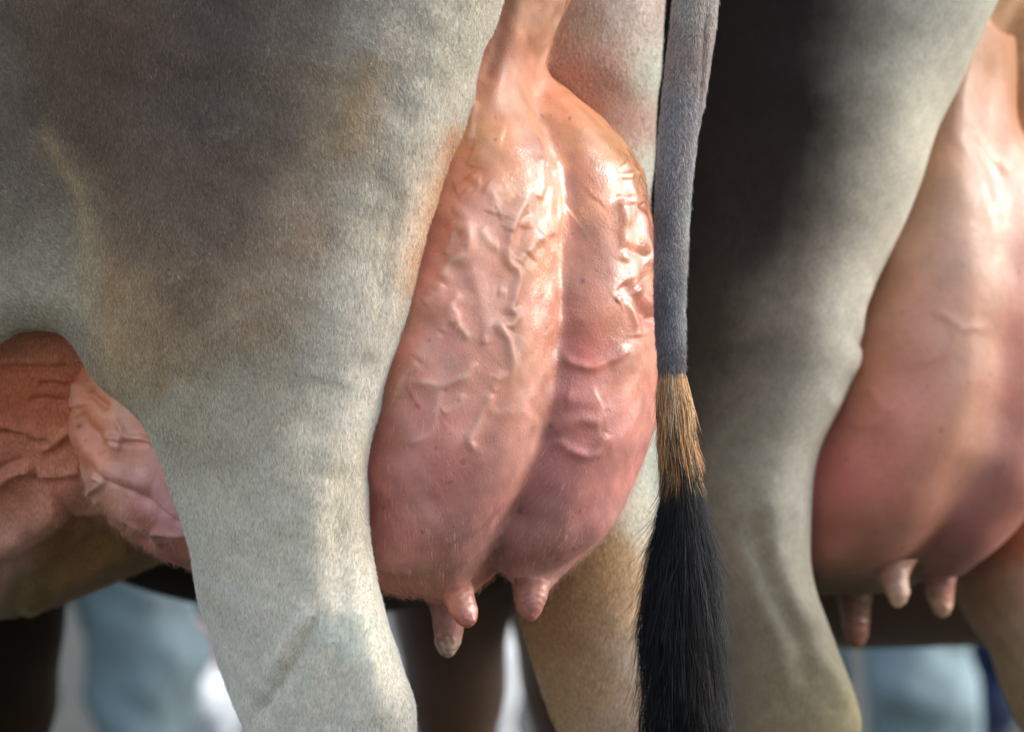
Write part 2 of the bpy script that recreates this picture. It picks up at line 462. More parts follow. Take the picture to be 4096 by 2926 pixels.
barrel_st = [(.10, 1.0, 1.30, .06), (.13, .86, 1.36, .16), (.20, .735, 1.41, .25), (.26, .70, 1.42, .28), (.34, .668, 1.42, .295), (.53, .598, 1.42, .31), (.8, .555, 1.41, .33), (1.1, .57, 1.40, .30), (1.35, .66, 1.40, .22), (1.5, .80, 1.36, .14)]

def cow_shapes(rows_near, rows_far, rows_rump, cols, ox, oy, thigh_t=-.35, fp=1.2):
    B = Barrel(ox, oy, A, barrel_st, k=.03)
    def at(p, q, z): return (ox+B.h[0]*p+B.n[0]*q, oy+B.h[1]*p+B.n[1]*q, z)
    near = Loft(rows_near, t=thigh_t, p=2.25, k=.014); far = Loft(rows_far, t=-.12, p=2.2, k=.012)
    rump = Loft(rows_rump, t=-.1, p=2.2, k=.012); sh = Sheet(cols, k=.045)
    legs = []
    for q in (.15, -.15):
        legs += [Cone(at(fp, q, .85), at(fp-.02, q, .45), .12, .065, .06), Cone(at(fp-.02, q, .45), at(fp-.03, q, .10), .055, .037, .03), Cone(at(fp-.03, q, .10), at(fp+.01, q, .045), .045, .05, .03)]
    head = [Cone(at(1.35, 0, 1.15), at(1.95, 0, 1.42), .20, .12, .1), Cone(at(1.95, 0, 1.45), at(2.12, 0, 1.36), .12, .10, .05), Cone(at(2.12, 0, 1.36), at(2.38, 0, 1.14), .10, .065, .05)]
    for q in (1, -1): head.append(Cone(at(1.97, .1*q, 1.48), at(1.93, .27*q, 1.47), .045, .02, .02))
    return dict(rump=rump, far=far, barrel=B, sheet=sh, near=near), legs+head

S1, L1 = cow_shapes(thigh_rows, far_rows, rump_rows, sheet_cols, -.08, .27)
order1 = ["rump", "far", "barrel", "sheet", "near"]
cow = tag(empty("dairy_cow", (0, .2, 0)), "pale grey-brown cow with the large wet veined udder and a black-switched tail", "cow", "dairy cows standing in a row")
xs = axis((-2.35, -1.0, .03), (-1.0, -.58, .014), (-.58, .22, .0042), (.22, .5, .012)); ys = axis((-.16, .16, .0042), (.16, .56, .008), (.56, 1.75, .03)); zs = axis((-.02, .44, .012), (.44, 1.29, .0042), (1.29, 1.68, .02))
fb = union([S1[k] for k in order1]+L1)
V, Q = nets(fb, xs, ys, zs)
me = subdivided(mesh_np("body", V, Q))
V = co_of(me); N = no_of(me)
u, v = uv_of(V)
front = np.clip((-N[:, 1]+0.15)/0.3, 0, 1)

def z4(L): return [(a*.6157, 1000+b*.6157) for a, b in L]
def z5(L): return [(1300+a*.6157, 900+b*.6157) for a, b in L]
def z7(L): return [(a*.6157, 1926+b*.6157) for a, b in L]
def z8(L): return [(1300+a*.6157, 1926+b*.6157) for a, b in L]
def zu(L): return [(1700+a*.4398, 400+b*.4398) for a, b in L]
def zb(L): return [(a*.6772, 1250+b*.6772) for a, b in L]

hide_lines = [   # folds and muscle edges of the near thigh and leg: (line, half width, height)
    ([(431, 515), (616, 503), (800, 515), (893, 510), (975, 484)], 10, -.002), ([(500, 540), (800, 560), (980, 520)], 26, .0025),
    ([(1720, 40), (1600, 350), (1520, 700), (1480, 1000)], 60, -.006), ([(1560, 60), (1450, 380), (1330, 700)], 40, .004),
    ([(1640, 700), (1600, 950), (1560, 1200), (1500, 1450)], 18, .004), ([(1590, 760), (1540, 1050), (1500, 1300)], 16, -.003),
    ([(1310, 1500), (1260, 1750), (1230, 2000)], 60, -.006), ([(1290, 1900), (1255, 2100), (1265, 2300), (1310, 2560)], 52, .0065), ([(1375, 1850), (1360, 2150), (1385, 2450)], 42, -.007),
    (z7([(2090, 830), (1990, 1020), (1880, 1220), (1760, 1400), (1640, 1560)]), 22, -.011), (z7([(2030, 790), (1930, 930), (1830, 1100), (1720, 1290)]), 28, .013),
    ([(1420, 2350), (1470, 2600), (1540, 2900)], 40, .007), ([(1330, 2560), (1350, 2750), (1340, 2926)], 36, -.006),
    ([(625, 1215), (640, 1350), (630, 1500), (650, 1650)], 22, -.004), ([(600, 1650), (760, 2000), (880, 2450)], 50, .004),
    ([(670, 1180), (800, 1150), (890, 1190)], 24, -.004), ([(900, 1250), (1050, 1600), (1100, 2000)], 90, .006),
    ([(120, 330), (190, 560), (250, 800), (285, 1050), (290, 1300)], 36, -.010), ([(230, 560), (330, 800), (358, 1050), (345, 1330)], 22, .006),
    ([(0, 1060), (120, 1040), (230, 1090)], 60, .006), ([(130, 1220), (220, 1180), (290, 1100)], 40, .006)]
belly_lines = [
    (z4([(-60, 770), (150, 765), (300, 760), (465, 772)]), 12, -.006), (z4([(-40, 720), (200, 715), (440, 720)]), 22, .005), (z4([(250, 865), (350, 870), (450, 885)]), 12, -.006), (z4([(250, 830), (450, 835)]), 16, .004), (z4([(180, 985), (300, 975), (430, 990)]), 12, -.005),
    (z4([(-60, 1130), (60, 1130), (170, 1160), (280, 1200), (320, 1190)]), 18, .007), (z4([(-60, 1185), (60, 1180), (160, 1205), (280, 1245), (330, 1240)]), 11, -.006),
    (z4([(300, 1330), (400, 1270), (490, 1195)]), 14, -.007), (z4([(280, 1290), (380, 1230), (470, 1160)]), 20, .006),
    (z4([(-60, 1540), (0, 1490), (80, 1430), (160, 1395), (195, 1440)]), 16, .009), (z4([(-40, 1450), (40, 1400), (150, 1350)]), 12, -.005),
    (z4([(200, 1465), (350, 1485), (520, 1465), (640, 1500)]), 14, -.008), (z4([(230, 1430), (380, 1450), (540, 1430)]), 24, .008),
    (z7([(-60, 400), (100, 300), (280, 200), (420, 140)]), 60, .018), (z7([(-60, 640), (150, 560), (320, 470), (470, 330), (650, 280)]), 46, -.016), (z7([(100, 830), (400, 640), (640, 500), (880, 380)]), 34, .013), (z7([(60, 740), (300, 640), (560, 450), (760, 330)]), 26, -.008), (z7([(480, 250), (600, 190), (700, 170)]), 20, .006)]
SD = {k: S1[k](V[:, 0], V[:, 1], V[:, 2]) for k in order1}
wn_ = {k: np.exp(-np.clip(SD[k]-np.min(list(SD.values()), axis=0), 0, 1)/.006) for k in order1}
Wt = sum(wn_.values())
wn_ = {k: q/Wt for k, q in wn_.items()}
hideW = wn_["near"]+wn_["sheet"]
disp = line_bump(u, v, [(a, w*1.2, h*(.62 if w >= 30 else .45)) for a, w, h in hide_lines])*front*hideW+line_bump(u, v, [(p, w*1.15, h*1.35) for p, w, h in belly_lines])*front*wn_["barrel"]
disp += (noise3(V, 7, 1)*.0016+noise3(V, 20, 2)*.0005)*(hideW+.6*wn_["far"])
ridge = [([(2265, -60), (2245, 20), (2215, 85), (2180, 185), (2166, 270), (2176, 340)], 12, .006)]
disp += line_bump(u, v, ridge)*front*(1-hideW)
set_co(me, V+N*disp[:, None])

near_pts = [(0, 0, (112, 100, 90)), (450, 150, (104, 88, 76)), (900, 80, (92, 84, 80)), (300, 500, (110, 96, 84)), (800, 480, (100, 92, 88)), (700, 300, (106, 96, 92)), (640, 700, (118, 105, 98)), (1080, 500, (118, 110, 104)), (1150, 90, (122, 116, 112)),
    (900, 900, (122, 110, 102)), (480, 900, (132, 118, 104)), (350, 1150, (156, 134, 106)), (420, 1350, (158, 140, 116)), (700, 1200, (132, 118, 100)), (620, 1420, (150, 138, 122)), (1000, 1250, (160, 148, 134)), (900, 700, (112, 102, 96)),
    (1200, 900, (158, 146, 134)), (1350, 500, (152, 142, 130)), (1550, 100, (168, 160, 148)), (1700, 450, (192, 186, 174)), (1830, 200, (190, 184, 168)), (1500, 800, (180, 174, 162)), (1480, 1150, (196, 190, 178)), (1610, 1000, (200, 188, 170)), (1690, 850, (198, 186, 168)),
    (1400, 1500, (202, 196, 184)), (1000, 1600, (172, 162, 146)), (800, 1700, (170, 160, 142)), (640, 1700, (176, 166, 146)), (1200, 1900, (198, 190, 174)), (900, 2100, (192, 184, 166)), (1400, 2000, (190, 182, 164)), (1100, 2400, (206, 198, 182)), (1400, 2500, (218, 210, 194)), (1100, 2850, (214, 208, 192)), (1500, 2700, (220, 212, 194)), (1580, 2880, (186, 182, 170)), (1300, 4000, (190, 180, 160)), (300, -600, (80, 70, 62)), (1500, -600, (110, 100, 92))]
sheet_pts = [(0, 500, (112, 96, 82)), (100, 800, (122, 106, 90)), (0, 950, (120, 108, 92)), (150, 1000, (150, 138, 120)), (60, 1180, (172, 160, 138)), (230, 1080, (166, 150, 126)), (230, 1250, (196, 184, 160)), (100, 1290, (150, 136, 118)), (300, 1300, (150, 136, 116)), (-500, 900, (90, 78, 66))]
barrel_pts = [(0, 600, (105, 90, 78)), (-400, 800, (95, 82, 70)), (-500, 1700, (170, 120, 90)), (100, 1340, (168, 122, 96)), (150, 1420, (186, 110, 80)), (100, 1520, (190, 104, 70)), (60, 1650, (168, 88, 60)), (220, 1600, (176, 92, 62)), (100, 1800, (176, 108, 84)), (230, 1800, (196, 124, 92)), (50, 1980, (160, 100, 76)), (250, 1900, (200, 130, 106)), (300, 2050, (170, 120, 96)), (100, 2150, (196, 140, 122)), (30, 2280, (190, 150, 136)), (250, 2300, (112, 84, 44)), (450, 2250, (104, 82, 38)), (100, 2400, (92, 78, 34)), (450, 2380, (112, 82, 36)), (300, 2230, (112, 78, 48)), (180, 2380, (84, 66, 30)), (1700, 2450, (86, 72, 42))]  # olive underside has shade and grass bounce put into the belly colours
far_pts = [(2270, 300, (214, 160, 126)), (2300, 180, (214, 168, 134)), (2290, 60, (206, 160, 124)), (2330, 80, (206, 186, 154)), (2480, 60, (206, 190, 166)), (2400, 300, (204, 158, 132)), (2350, 420, (200, 148, 118)), (2500, 480, (196, 156, 130)), (2610, 300, (206, 208, 192)), (2600, 700, (206, 206, 188)), (2550, 900, (200, 180, 150)), (2620, 1850, (200, 206, 186)), (2560, 2100, (206, 204, 170)), (2450, 2200, (200, 160, 104)), (2380, 2350, (206, 164, 110)), (2250, 2500, (190, 148, 100)), (2480, 2450, (214, 178, 132)), (2330, 2750, (200, 162, 112)), (2480, 2900, (212, 184, 146)), (2600, 2600, (216, 196, 160)), (2400, -600, (110, 98, 88)), (2500, 4000, (190, 178, 150))]  # pale greenish right edge: rim light put into the leg colours
rump_pts = [(2050, 20, (196, 140, 104)), (2150, 60, (190, 128, 92)), (2220, 20, (170, 112, 76)), (2100, 200, (196, 124, 88)), (2000, 260, (184, 124, 92)), (2080, 330, (204, 124, 84)), (2200, 280, (206, 146, 112)), (1950, 420, (196, 130, 92)), (2000, -600, (120, 100, 88)), (2000, 800, (196, 132, 92))]
Cc = np.zeros((len(V), 3))
tone = lambda L, g: [(a, b, tuple(q*g for q in c)) for a, b, c in L]
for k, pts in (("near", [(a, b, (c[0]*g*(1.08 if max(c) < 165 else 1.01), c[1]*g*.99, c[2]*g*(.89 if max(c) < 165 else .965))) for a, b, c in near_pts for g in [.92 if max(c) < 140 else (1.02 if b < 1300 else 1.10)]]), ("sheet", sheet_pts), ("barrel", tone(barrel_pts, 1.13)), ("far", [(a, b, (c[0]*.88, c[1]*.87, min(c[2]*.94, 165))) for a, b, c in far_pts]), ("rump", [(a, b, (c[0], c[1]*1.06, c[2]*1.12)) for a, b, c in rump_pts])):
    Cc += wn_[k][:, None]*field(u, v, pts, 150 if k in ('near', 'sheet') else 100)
for pts, w, c, amt in (([(1490, 200), (1420, 400), (1340, 620)], 55, (172, 142, 108), .6), ([(1850, 470), (1755, 760), (1690, 960), (1620, 1200)], 48, (206, 150, 114), .8), ([(170, 480), (230, 640), (324, 793), (345, 1117), (345, 1300)], 34, (178, 150, 112), .6), ([(616, 1215), (640, 1400), (640, 1580)], 24, (166, 136, 100), .55), ([(720, 1130), (790, 1170), (870, 1215)], 44, (126, 108, 86), .5)):
    q = np.clip(line_bump(u, v, [(pts, w, 1.0)]), 0, 1)*hideW*amt
    Cc = Cc*(1-q[:, None])+q[:, None]*lin(c)
mott = 1+.03*noise3(V, 14, 21)+.02*noise3(V, 34, 22)
Cc *= np.clip(mott, .6, 1.5)[:, None]
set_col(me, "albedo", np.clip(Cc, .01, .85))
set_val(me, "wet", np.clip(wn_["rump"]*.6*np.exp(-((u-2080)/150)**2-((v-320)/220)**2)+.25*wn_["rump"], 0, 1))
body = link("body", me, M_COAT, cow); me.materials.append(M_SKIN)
lv = np.empty(len(me.loops), np.int32); me.loops.foreach_get("vertex_index", lv)
me.polygons.foreach_set("material_index", (wn_["rump"][lv].reshape(-1, 4).mean(1) > .5).astype(np.int32))
bodyW = (wn_["near"]+wn_["sheet"]).astype(F32); barW = wn_["barrel"].astype(F32); farW = wn_["far"].astype(F32)
print("body", len(V), round(time.time()-T0, 1))

def flow1(p):
    uu, vv = uv_of(p)
    t = np.clip((uu-300)/1300, 0, 1); low = np.clip((vv-1300)/900, 0, 1); fl = np.clip((330-uu)/150, 0, 1)
    dx = (.62-.5*t)*(1-low)+.12*low; dx = dx+fl*.5
    dx = dx+.25*noise3(p.astype(F32), 3.5, 31)
    return np.stack([dx, np.zeros(len(p)), -np.ones(len(p))+.35*fl], 1)
def w1(c, nn, T):
    uu, vv = uv_of(c)
    ok = (nn[:, 1] < .35) & (uu > -80) & (uu < 2800) & (vv > -80) & (vv < 3010)
    w = bodyW[T].mean(1)+.05*barW[T].mean(1)+.45*farW[T].mean(1)
    skin = np.exp(-((uu-1690)/60)**2-((vv-850)/170)**2)
    return ok*w*(1-.6*skin)
short_coat("coat_hair", me, 520000, w1, flow1, .0046, .00010, cow)

# ------------------------------------------------------------------ udder in front
left_rows = [(-160, 1840, 2290, .24, .125), (0, 1810, 2250, .235, .125), (85, 1795, 2220, .23, .125), (185, 1760, 2186, .225, .125), (277, 1725, 2160, .22, .125), (394, 1680, 2140, .208, .128), (523, 1605, 2186, .192, .132), (610, 1560, 2236, .182, .134), (708, 1530, 2266, .17, .135), (850, 1480, 2268, .16, .14), (1000, 1440, 2256, .155, .142), (1146, 1400, 2260, .152, .145), (1300, 1370, 2255, .15, .147), (1436, 1340, 2236, .15, .147),
    (1626, 1320, 2208, .15, .145), (1719, 1310, 2188, .15, .143), (1836, 1310, 2152, .15, .138), (1963, 1320, 2106, .155, .13), (2043, 1330, 2063, .157, .122), (2129, 1345, 2014, .16, .11), (2203, 1365, 1966, .16, .097), (2258, 1395, 1925, .16, .083), (2300, 1430, 1890, .16, .068), (2335, 1470, 1840, .16, .05), (2356, 1520, 1770, .16, .034), (2368, 1590, 1690, .16, .012)]
right_rows = [(150, 2040, 2185, .30, .085), (300, 2000, 2214, .285, .095), (351, 1970, 2262, .28, .10), (425, 1920, 2360, .268, .105), (511, 1890, 2440, .25, .11), (603, 1870, 2520, .25, .12), (683, 1855, 2568, .25, .125), (862, 1840, 2596, .25, .13), (997, 1830, 2619, .25, .132), (1200, 1820, 2632, .25, .135), (1450, 1820, 2640, .25, .135), (1663, 1820, 2624, .25, .135), (1756, 1825, 2605, .25, .133), (1860, 1835, 2568, .25, .13), (1951, 1850, 2537, .25, .125), (2049, 1870, 2488, .25, .117), (2141, 1895, 2427, .25, .105), (2203, 1925, 2363, .25, .09), (2252, 1960, 2296, .25, .07), (2280, 1990, 2240, .25, .05), (2304, 2050, 2180, .25, .02)]
fore_rows = [(1250, 330, 1300, .27, .10), (1380, 300, 1400, .26, .13), (1500, 292, 1400, .25, .145), (1700, 302, 1450, .25, .15), (1800, 322, 1500, .25, .15), (1926, 351, 1700, .25, .15), (2031, 415, 1800, .25, .145), (2098, 456, 1850, .25, .14), (2141, 515, 1900, .25, .13), (2191, 591, 2000, .25, .115), (2240, 677, 2020, .25, .10), (2280, 770, 2020, .255, .085), (2320, 900, 1990, .26, .065), (2350, 1050, 1930, .26, .04), (2370, 1200, 1850, .26, .015)]
right_rows = [(a, b, c, d-.014*min(max((a-450)/300, 0), 1), e) for a, b, c, d, e in right_rows]
U1 = [Loft(fore_rows, t=.1, k=.01), Loft(right_rows, t=-.05, p=2.15, k=.012), Loft(left_rows, t=0, p=2.1, k=.012)]
B1 = [Cone(P(2125, 2200, .213), P(2127, 2350, .183), .030, .014, .03), Cone(P(1800, 2270, .155), P(1838, 2390, .142), .030, .012, .025), Cone(P(1770, 2280, .285), P(1788, 2400, .285), .028, .014, .025)]
V, Q = nets(union(U1+B1), axis((-.53, -.17, .0042), (-.17, .21, .0033)), axis((-.02, .20, .0035), (.20, .46, .007)), axis((.60, 1.31, .0034)))
me = subdivided(mesh_np("udder", V, Q)); V = co_of(me); N = no_of(me); u, v = uv_of(V)
front = np.clip((-N[:, 1]+0.1)/0.3, 0, 1)
sd = np.stack([s(V[:, 0], V[:, 1], V[:, 2]) for s in U1], 1); ww = np.exp(-(sd-sd.min(1, keepdims=True))/.004); ww /= ww.sum(1, keepdims=True)
veins_left = [
    (z5([(1330, -190), (1260, -90), (1190, 40), (1180, 150), (1190, 240), (1240, 300), (1244, 380), (1228, 480), (1215, 530), (1248, 590), (1205, 645), (1145, 655), (1160, 700), (1190, 750), (1200, 830), (1212, 930), (1180, 975), (1125, 975)]), 16, .0068),
    (z5([(945, -20), (930, 60), (920, 150), (890, 205), (830, 245), (790, 300), (755, 375)]), 20, .0064), (z5([(840, 40), (820, 120), (790, 200)]), 16, .003),
    (z5([(890, 440), (845, 490), (830, 540), (852, 585), (860, 650), (900, 690), (945, 745)]), 13, .0035), (z5([(820, 500), (800, 560), (830, 640)]), 10, .002),
    (z5([(980, 880), (900, 970), (800, 1030), (700, 1035), (590, 1000)]), 15, .0035), (z5([(1100, 1080), (1040, 1190), (1000, 1270), (960, 1340), (935, 1400), (990, 1460)]), 15, .0045),
    (z5([(745, 1060), (722, 1200), (690, 1330), (630, 1385), (530, 1410)]), 13, .0022), (z5([(760, 700), (700, 760), (600, 880)]), 15, .0022), (z5([(900, 1090), (860, 1150), (760, 1220)]), 16, .002),
    (z5([(935, 280), (1000, 450), (1040, 600), (1060, 780)]), 26, .0025), (z5([(1420, 60), (1340, 130), (1250, 250)]), 18, .0035), (z5([(1130, 430), (1190, 440)]), 18, .003),
    (zu([(400, 690), (440, 740), (500, 760)]), 22, 0.0036), (zu([(270, 800), (340, 790), (400, 850)]), 22, 0.0032), (zu([(510, 830), (580, 870), (620, 960), (600, 1050)]), 20, 0.0036), (zu([(250, 1040), (320, 1020), (350, 1130), (280, 1190)]), 20, 0.0032),
    (zu([(650, 1060), (730, 1040), (770, 1120), (720, 1190)]), 20, 0.0032), (zu([(200, 1200), (330, 1180), (390, 1260), (300, 1370), (180, 1470)]), 22, 0.0036), (zu([(740, 1090), (800, 1000), (900, 900)]), 18, 0.0022), (zu([(560, 760), (690, 830), (760, 800)]), 18, 0.0022), (zu([(880, 1130), (850, 1250), (760, 1400)]), 18, -0.0036), (zu([(930, 1060), (980, 1250), (900, 1400)]), 26, 0.0036), (zu([(400, 480), (480, 520), (450, 610)]), 30, 0.0022),
    (zu([(1060, 500), (1080, 700), (1030, 900)]), 14, 0.0025), (zu([(1200, 550), (1210, 800), (1240, 1000), (1170, 1290), (1230, 1480)]), 12, 0.0025), (zu([(1120, 560), (1110, 800), (1080, 1100)]), 14, -0.0022), (zu([(1160, 740), (1140, 950), (1150, 1250)]), 14, 0.0022),
    (z8([(240, 100), (330, 40), (420, 60)]), 40, .002)]
veins_left += [([(2030, -60), (1995, 150), (1930, 330)], 26, -.003), ([(2075, -60), (2050, 150), (2000, 330), (1960, 430)], 30, .003), ([(2140, -40), (2118, 180), (2140, 380), (2200, 520)], 24, -.003), ([(1893, 395), (1888, 470), (1880, 565)], 14, .0022), ([(1800, 560), (1900, 520), (2020, 540)], 30, .002), ([(2258, -60), (2238, 25), (2208, 90), (2178, 185), (2158, 270), (2166, 340)], 12, .006), (z5([(1150, 655), (1080, 640), (1030, 690), (1040, 780)]), 12, .0018), (z5([(755, 375), (720, 450), (640, 520)]), 16, .003), (z5([(590, 1000), (560, 1060), (600, 1180)]), 14, .0015),
    (z5([(1125, 975), (1090, 1040), (1095, 1090)]), 14, .0014), (z5([(850, 580), (780, 640), (760, 700)]), 14, .002), (z5([(1040, 1190), (1130, 1230), (1230, 1210), (1330, 1250), (1400, 1330)]), 20, .0014), (z5([(600, 880), (520, 980), (470, 1120)]), 20, .003), (z5([(1000, 20), (1060, 120), (1120, 140)]), 20, .0035)]
veins_right = [
    (z5([(1545, 840), (1600, 892), (1700, 917), (1800, 902), (1910, 850), (1990, 770)]), 15, .0042), (z5([(1480, 1345), (1600, 1285), (1700, 1260), (1810, 1290)]), 22, .0035), (z5([(1450, 1450), (1500, 1412), (1560, 1435), (1650, 1490), (1740, 1475), (1830, 1350)]), 17, .0042),
    (z5([(1910, 380), (1980, 470), (2050, 545), (2150, 650)]), 22, -.007), (z5([(1955, 470), (1990, 570), (2025, 660), (2035, 730)]), 13, .005), (z5([(2000, 400), (2080, 480), (2150, 580)]), 22, .006), (z5([(1880, 490), (1920, 460)]), 14, .003), (z5([(1560, 1130), (1700, 1140), (1790, 1110)]), 30, .003),
    (zu([(1770, 900), (1790, 1050), (1810, 1280), (1790, 1480)]), 15, .005), (zu([(1880, 880), (1930, 1060), (1990, 1300), (2040, 1500)]), 15, .005), (zu([(1840, 640), (1880, 800), (1960, 950)]), 18, .005), (zu([(1830, 700), (1820, 850), (1850, 960)]), 14, -.004), (zu([(1780, 1330), (1900, 1390), (2000, 1450)]), 14, -.004), (zu([(1720, 880), (1860, 910), (1980, 1000)]), 12, -.003), (zu([(1530, 850), (1420, 960), (1330, 1030)]), 50, -.002), (zu([(1800, 560), (1900, 660), (1960, 680)]), 16, .004)]
veins_fore = [
    (zb([(430, 560), (440, 640), (500, 770), (590, 880), (690, 950), (800, 1000), (900, 1030)]), 38, .009), (zb([(470, 600), (540, 680), (610, 770), (640, 830)]), 20, -.005), (zb([(560, 880), (620, 970), (700, 1020), (800, 1070), (880, 1120), (950, 1190), (1030, 1240), (1120, 1270)]), 11, -.0055),
    (zb([(690, 620), (730, 690), (740, 720), (800, 740), (860, 745), (930, 780)]), 11, .0045), (zb([(720, 760), (800, 768), (880, 772), (930, 800)]), 8, -.004), (zb([(620, 730), (690, 735), (735, 745)]), 11, .004), (zb([(650, 775), (720, 790)]), 13, .004),
    (zb([(550, 960), (600, 975), (620, 990), (560, 1040), (545, 1080)]), 9, .005), (zb([(470, 880), (520, 980), (540, 1060), (600, 1130)]), 14, .004), (zb([(730, 1220), (830, 1270), (890, 1310), (920, 1370), (900, 1300), (1000, 1310), (1120, 1320)]), 11, .0045), (zb([(900, 1340), (1000, 1340), (1120, 1350)]), 10, -.004), (zb([(520, 470), (600, 530), (640, 570)]), 12, -.004), (zb([(440, 400), (450, 480), (470, 560)]), 22, .005), (zb([(720, 1240), (800, 1300), (890, 1370)]), 10, -.004)]
soft = lambda L, a, b: [(p, w*a, h*b) for p, w, h in L]
disp = line_bump(u, v, soft(veins_left, 1.12, .82))*ww[:, 2]+line_bump(u, v, soft(veins_right, 1.2, .8))*ww[:, 1]+line_bump(u, v, soft(veins_fore, 1.05, 1.05))*ww[:, 0]
disp = disp*front
lump = np.exp(-((u-1850)/190)**2-((v-790)/190)**2)*ww[:, 2]
disp += lump*noise3(V, 18, 41)*.0012+noise3(V, 9, 42)*.0016+noise3(V, 30, 43)*.00035
seg = np.exp(-((u-2235)/70)**2)*np.clip((v-560)/150, 0, 1)*np.clip((1350-v)/150, 0, 1)+np.exp(-((u-2540)/80)**2)*np.clip((v-600)/150, 0, 1)*np.clip((1500-v)/200, 0, 1)
disp += seg*noise3(V*np.array([1, 1, .35], F32), 30, 44)*.0010
set_co(me, V+N*disp[:, None])
left_pts = [(2050, 40, (178, 126, 94)), (2190, 20, (170, 120, 90)), (2080, 190, (184, 126, 94)), (1960, 290, (182, 124, 90)), (2160, 290, (206, 150, 118)), (1850, 420, (206, 142, 90)), (2050, 420, (188, 130, 92)), (1750, 560, (206, 138, 96)), (1950, 560, (214, 148, 94)), (2150, 580, (190, 132, 96)), (1850, 720, (214, 142, 98)), (2100, 750, (208, 140, 92)), (1750, 900, (212, 138, 104)), (1900, 850, (220, 150, 122)), (1950, 950, (224, 156, 128)), (2150, 1000, (206, 136, 94)), (1800, 1150, (222, 150, 124)), (1950, 1200, (218, 148, 124)), (2150, 1250, (210, 142, 112)), (1680, 1250, (200, 130, 98)), (1750, 1400, (222, 150, 132)), (1950, 1450, (212, 140, 112)), (2120, 1500, (200, 132, 102)), (1600, 1500, (196, 112, 74)), (1680, 1650, (218, 136, 116)), (1850, 1650, (214, 136, 112)), (2050, 1750, (198, 124, 98)), (1540, 1750, (176, 88, 66)), (1700, 1850, (208, 118, 104)), (1950, 1900, (190, 112, 94)), (1520, 1980, (182, 86, 72)), (1700, 2050, (198, 108, 94)), (1900, 2150, (172, 104, 88)), (1600, 2200, (178, 94, 80)), (1700, 2330, (160, 98, 72)), (1880, 2290, (160, 100, 82))]
right_pts = [(2150, 340, (208, 142, 108)), (2250, 420, (208, 142, 98)), (2350, 520, (212, 146, 98)), (2450, 600, (190, 136, 86)), (2300, 700, (208, 136, 90)), (2450, 800, (204, 134, 92)), (2350, 1000, (196, 124, 92)), (2550, 1000, (200, 132, 98)), (2350, 1200, (196, 122, 96)), (2500, 1250, (198, 128, 100)), (2350, 1400, (190, 110, 92)), (2560, 1500, (186, 118, 90)), (2300, 1600, (190, 108, 94)), (2450, 1650, (190, 108, 90)), (2250, 1850, (180, 98, 90)), (2450, 1900, (186, 104, 88)), (2300, 2100, (184, 108, 96)), (2150, 2000, (186, 112, 102)), (2150, 2250, (176, 112, 98)), (2350, 2200, (176, 108, 92))]
fore_pts = [(330, 1420, (222, 146, 108)), (330, 1560, (222, 140, 98)), (400, 1650, (224, 142, 98)), (520, 1680, (222, 146, 118)), (380, 1800, (226, 138, 96)), (520, 1800, (226, 148, 120)), (600, 1850, (228, 156, 142)), (480, 1950, (228, 156, 132)), (620, 2000, (230, 164, 158)), (690, 2080, (224, 158, 154)), (420, 2000, (190, 116, 84)), (560, 2120, (192, 118, 84)), (700, 2220, (176, 106, 80)), (1500, 2330, (150, 94, 64)), (1850, 2330, (196, 124, 104))]
Cc = ww[:, 2:3]*field(u, v, left_pts, 60)+ww[:, 1:2]*field(u, v, right_pts, 60)+ww[:, 0:1]*field(u, v, fore_pts, 50)
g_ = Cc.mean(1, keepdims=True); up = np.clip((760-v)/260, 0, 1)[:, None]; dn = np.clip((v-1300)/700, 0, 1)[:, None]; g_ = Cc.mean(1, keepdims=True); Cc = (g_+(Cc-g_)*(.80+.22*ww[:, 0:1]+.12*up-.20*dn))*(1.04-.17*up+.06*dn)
for a_, b_, r_ in ((2330, 1122, 8), (2200, 1700, 6), (1835, 1600, 6), (2425, 1640, 6), (2430, 720, 5), (2280, 470, 5), (1720, 1360, 5), (1980, 560, 5), (1690, 2120, 6), (2290, 2190, 6), (330, 1700, 6)):
    q = .75*np.exp(-((u-a_)/r_)**2-((v-b_)/(r_*1.3))**2)[:, None]; Cc = Cc*(1-q)+q*lin((78, 44, 30))
q = .5*np.clip(line_bump(u, v, [([(1632, 1540), (1650, 1590), (1680, 1640)], 5, 1.0), ([(1750, 1660), (1790, 1720)], 5, .7)]), 0, 1)[:, None]; Cc = Cc*(1-q)+q*lin((160, 60, 50))
blt = (1+.07*noise3(V, 16, 151)+.05*noise3(V, 45, 152))[:, None]; red = np.clip(.5+.5*noise3(V, 11, 153), 0, 1)[:, None]
Cc = Cc*blt*(1-.10*red*np.array([[.1, 1, .9]]))
vt = np.clip(line_bump(u, v, [(p, w*.8, 1.0) for p, w, h in veins_left if h > .0015 and w < 22])*ww[:, 2]+line_bump(u, v, [(p, w*.8, 1.0) for p, w, h in veins_fore if 0 < h < .006])*ww[:, 0], 0, 1)[:, None]*.28
Cc = Cc*(1-vt)+vt*lin((212, 186, 164))
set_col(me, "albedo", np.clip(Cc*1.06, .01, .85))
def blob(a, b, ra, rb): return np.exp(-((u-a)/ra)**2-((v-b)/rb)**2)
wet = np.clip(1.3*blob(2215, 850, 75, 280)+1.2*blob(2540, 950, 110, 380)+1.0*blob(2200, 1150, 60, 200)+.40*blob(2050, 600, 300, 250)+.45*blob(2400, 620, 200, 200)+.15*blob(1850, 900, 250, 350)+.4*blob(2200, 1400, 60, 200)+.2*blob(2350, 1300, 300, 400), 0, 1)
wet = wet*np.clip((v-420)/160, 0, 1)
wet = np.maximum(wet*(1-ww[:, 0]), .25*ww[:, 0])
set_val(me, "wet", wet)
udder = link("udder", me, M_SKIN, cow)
wl = ww.astype(F32)
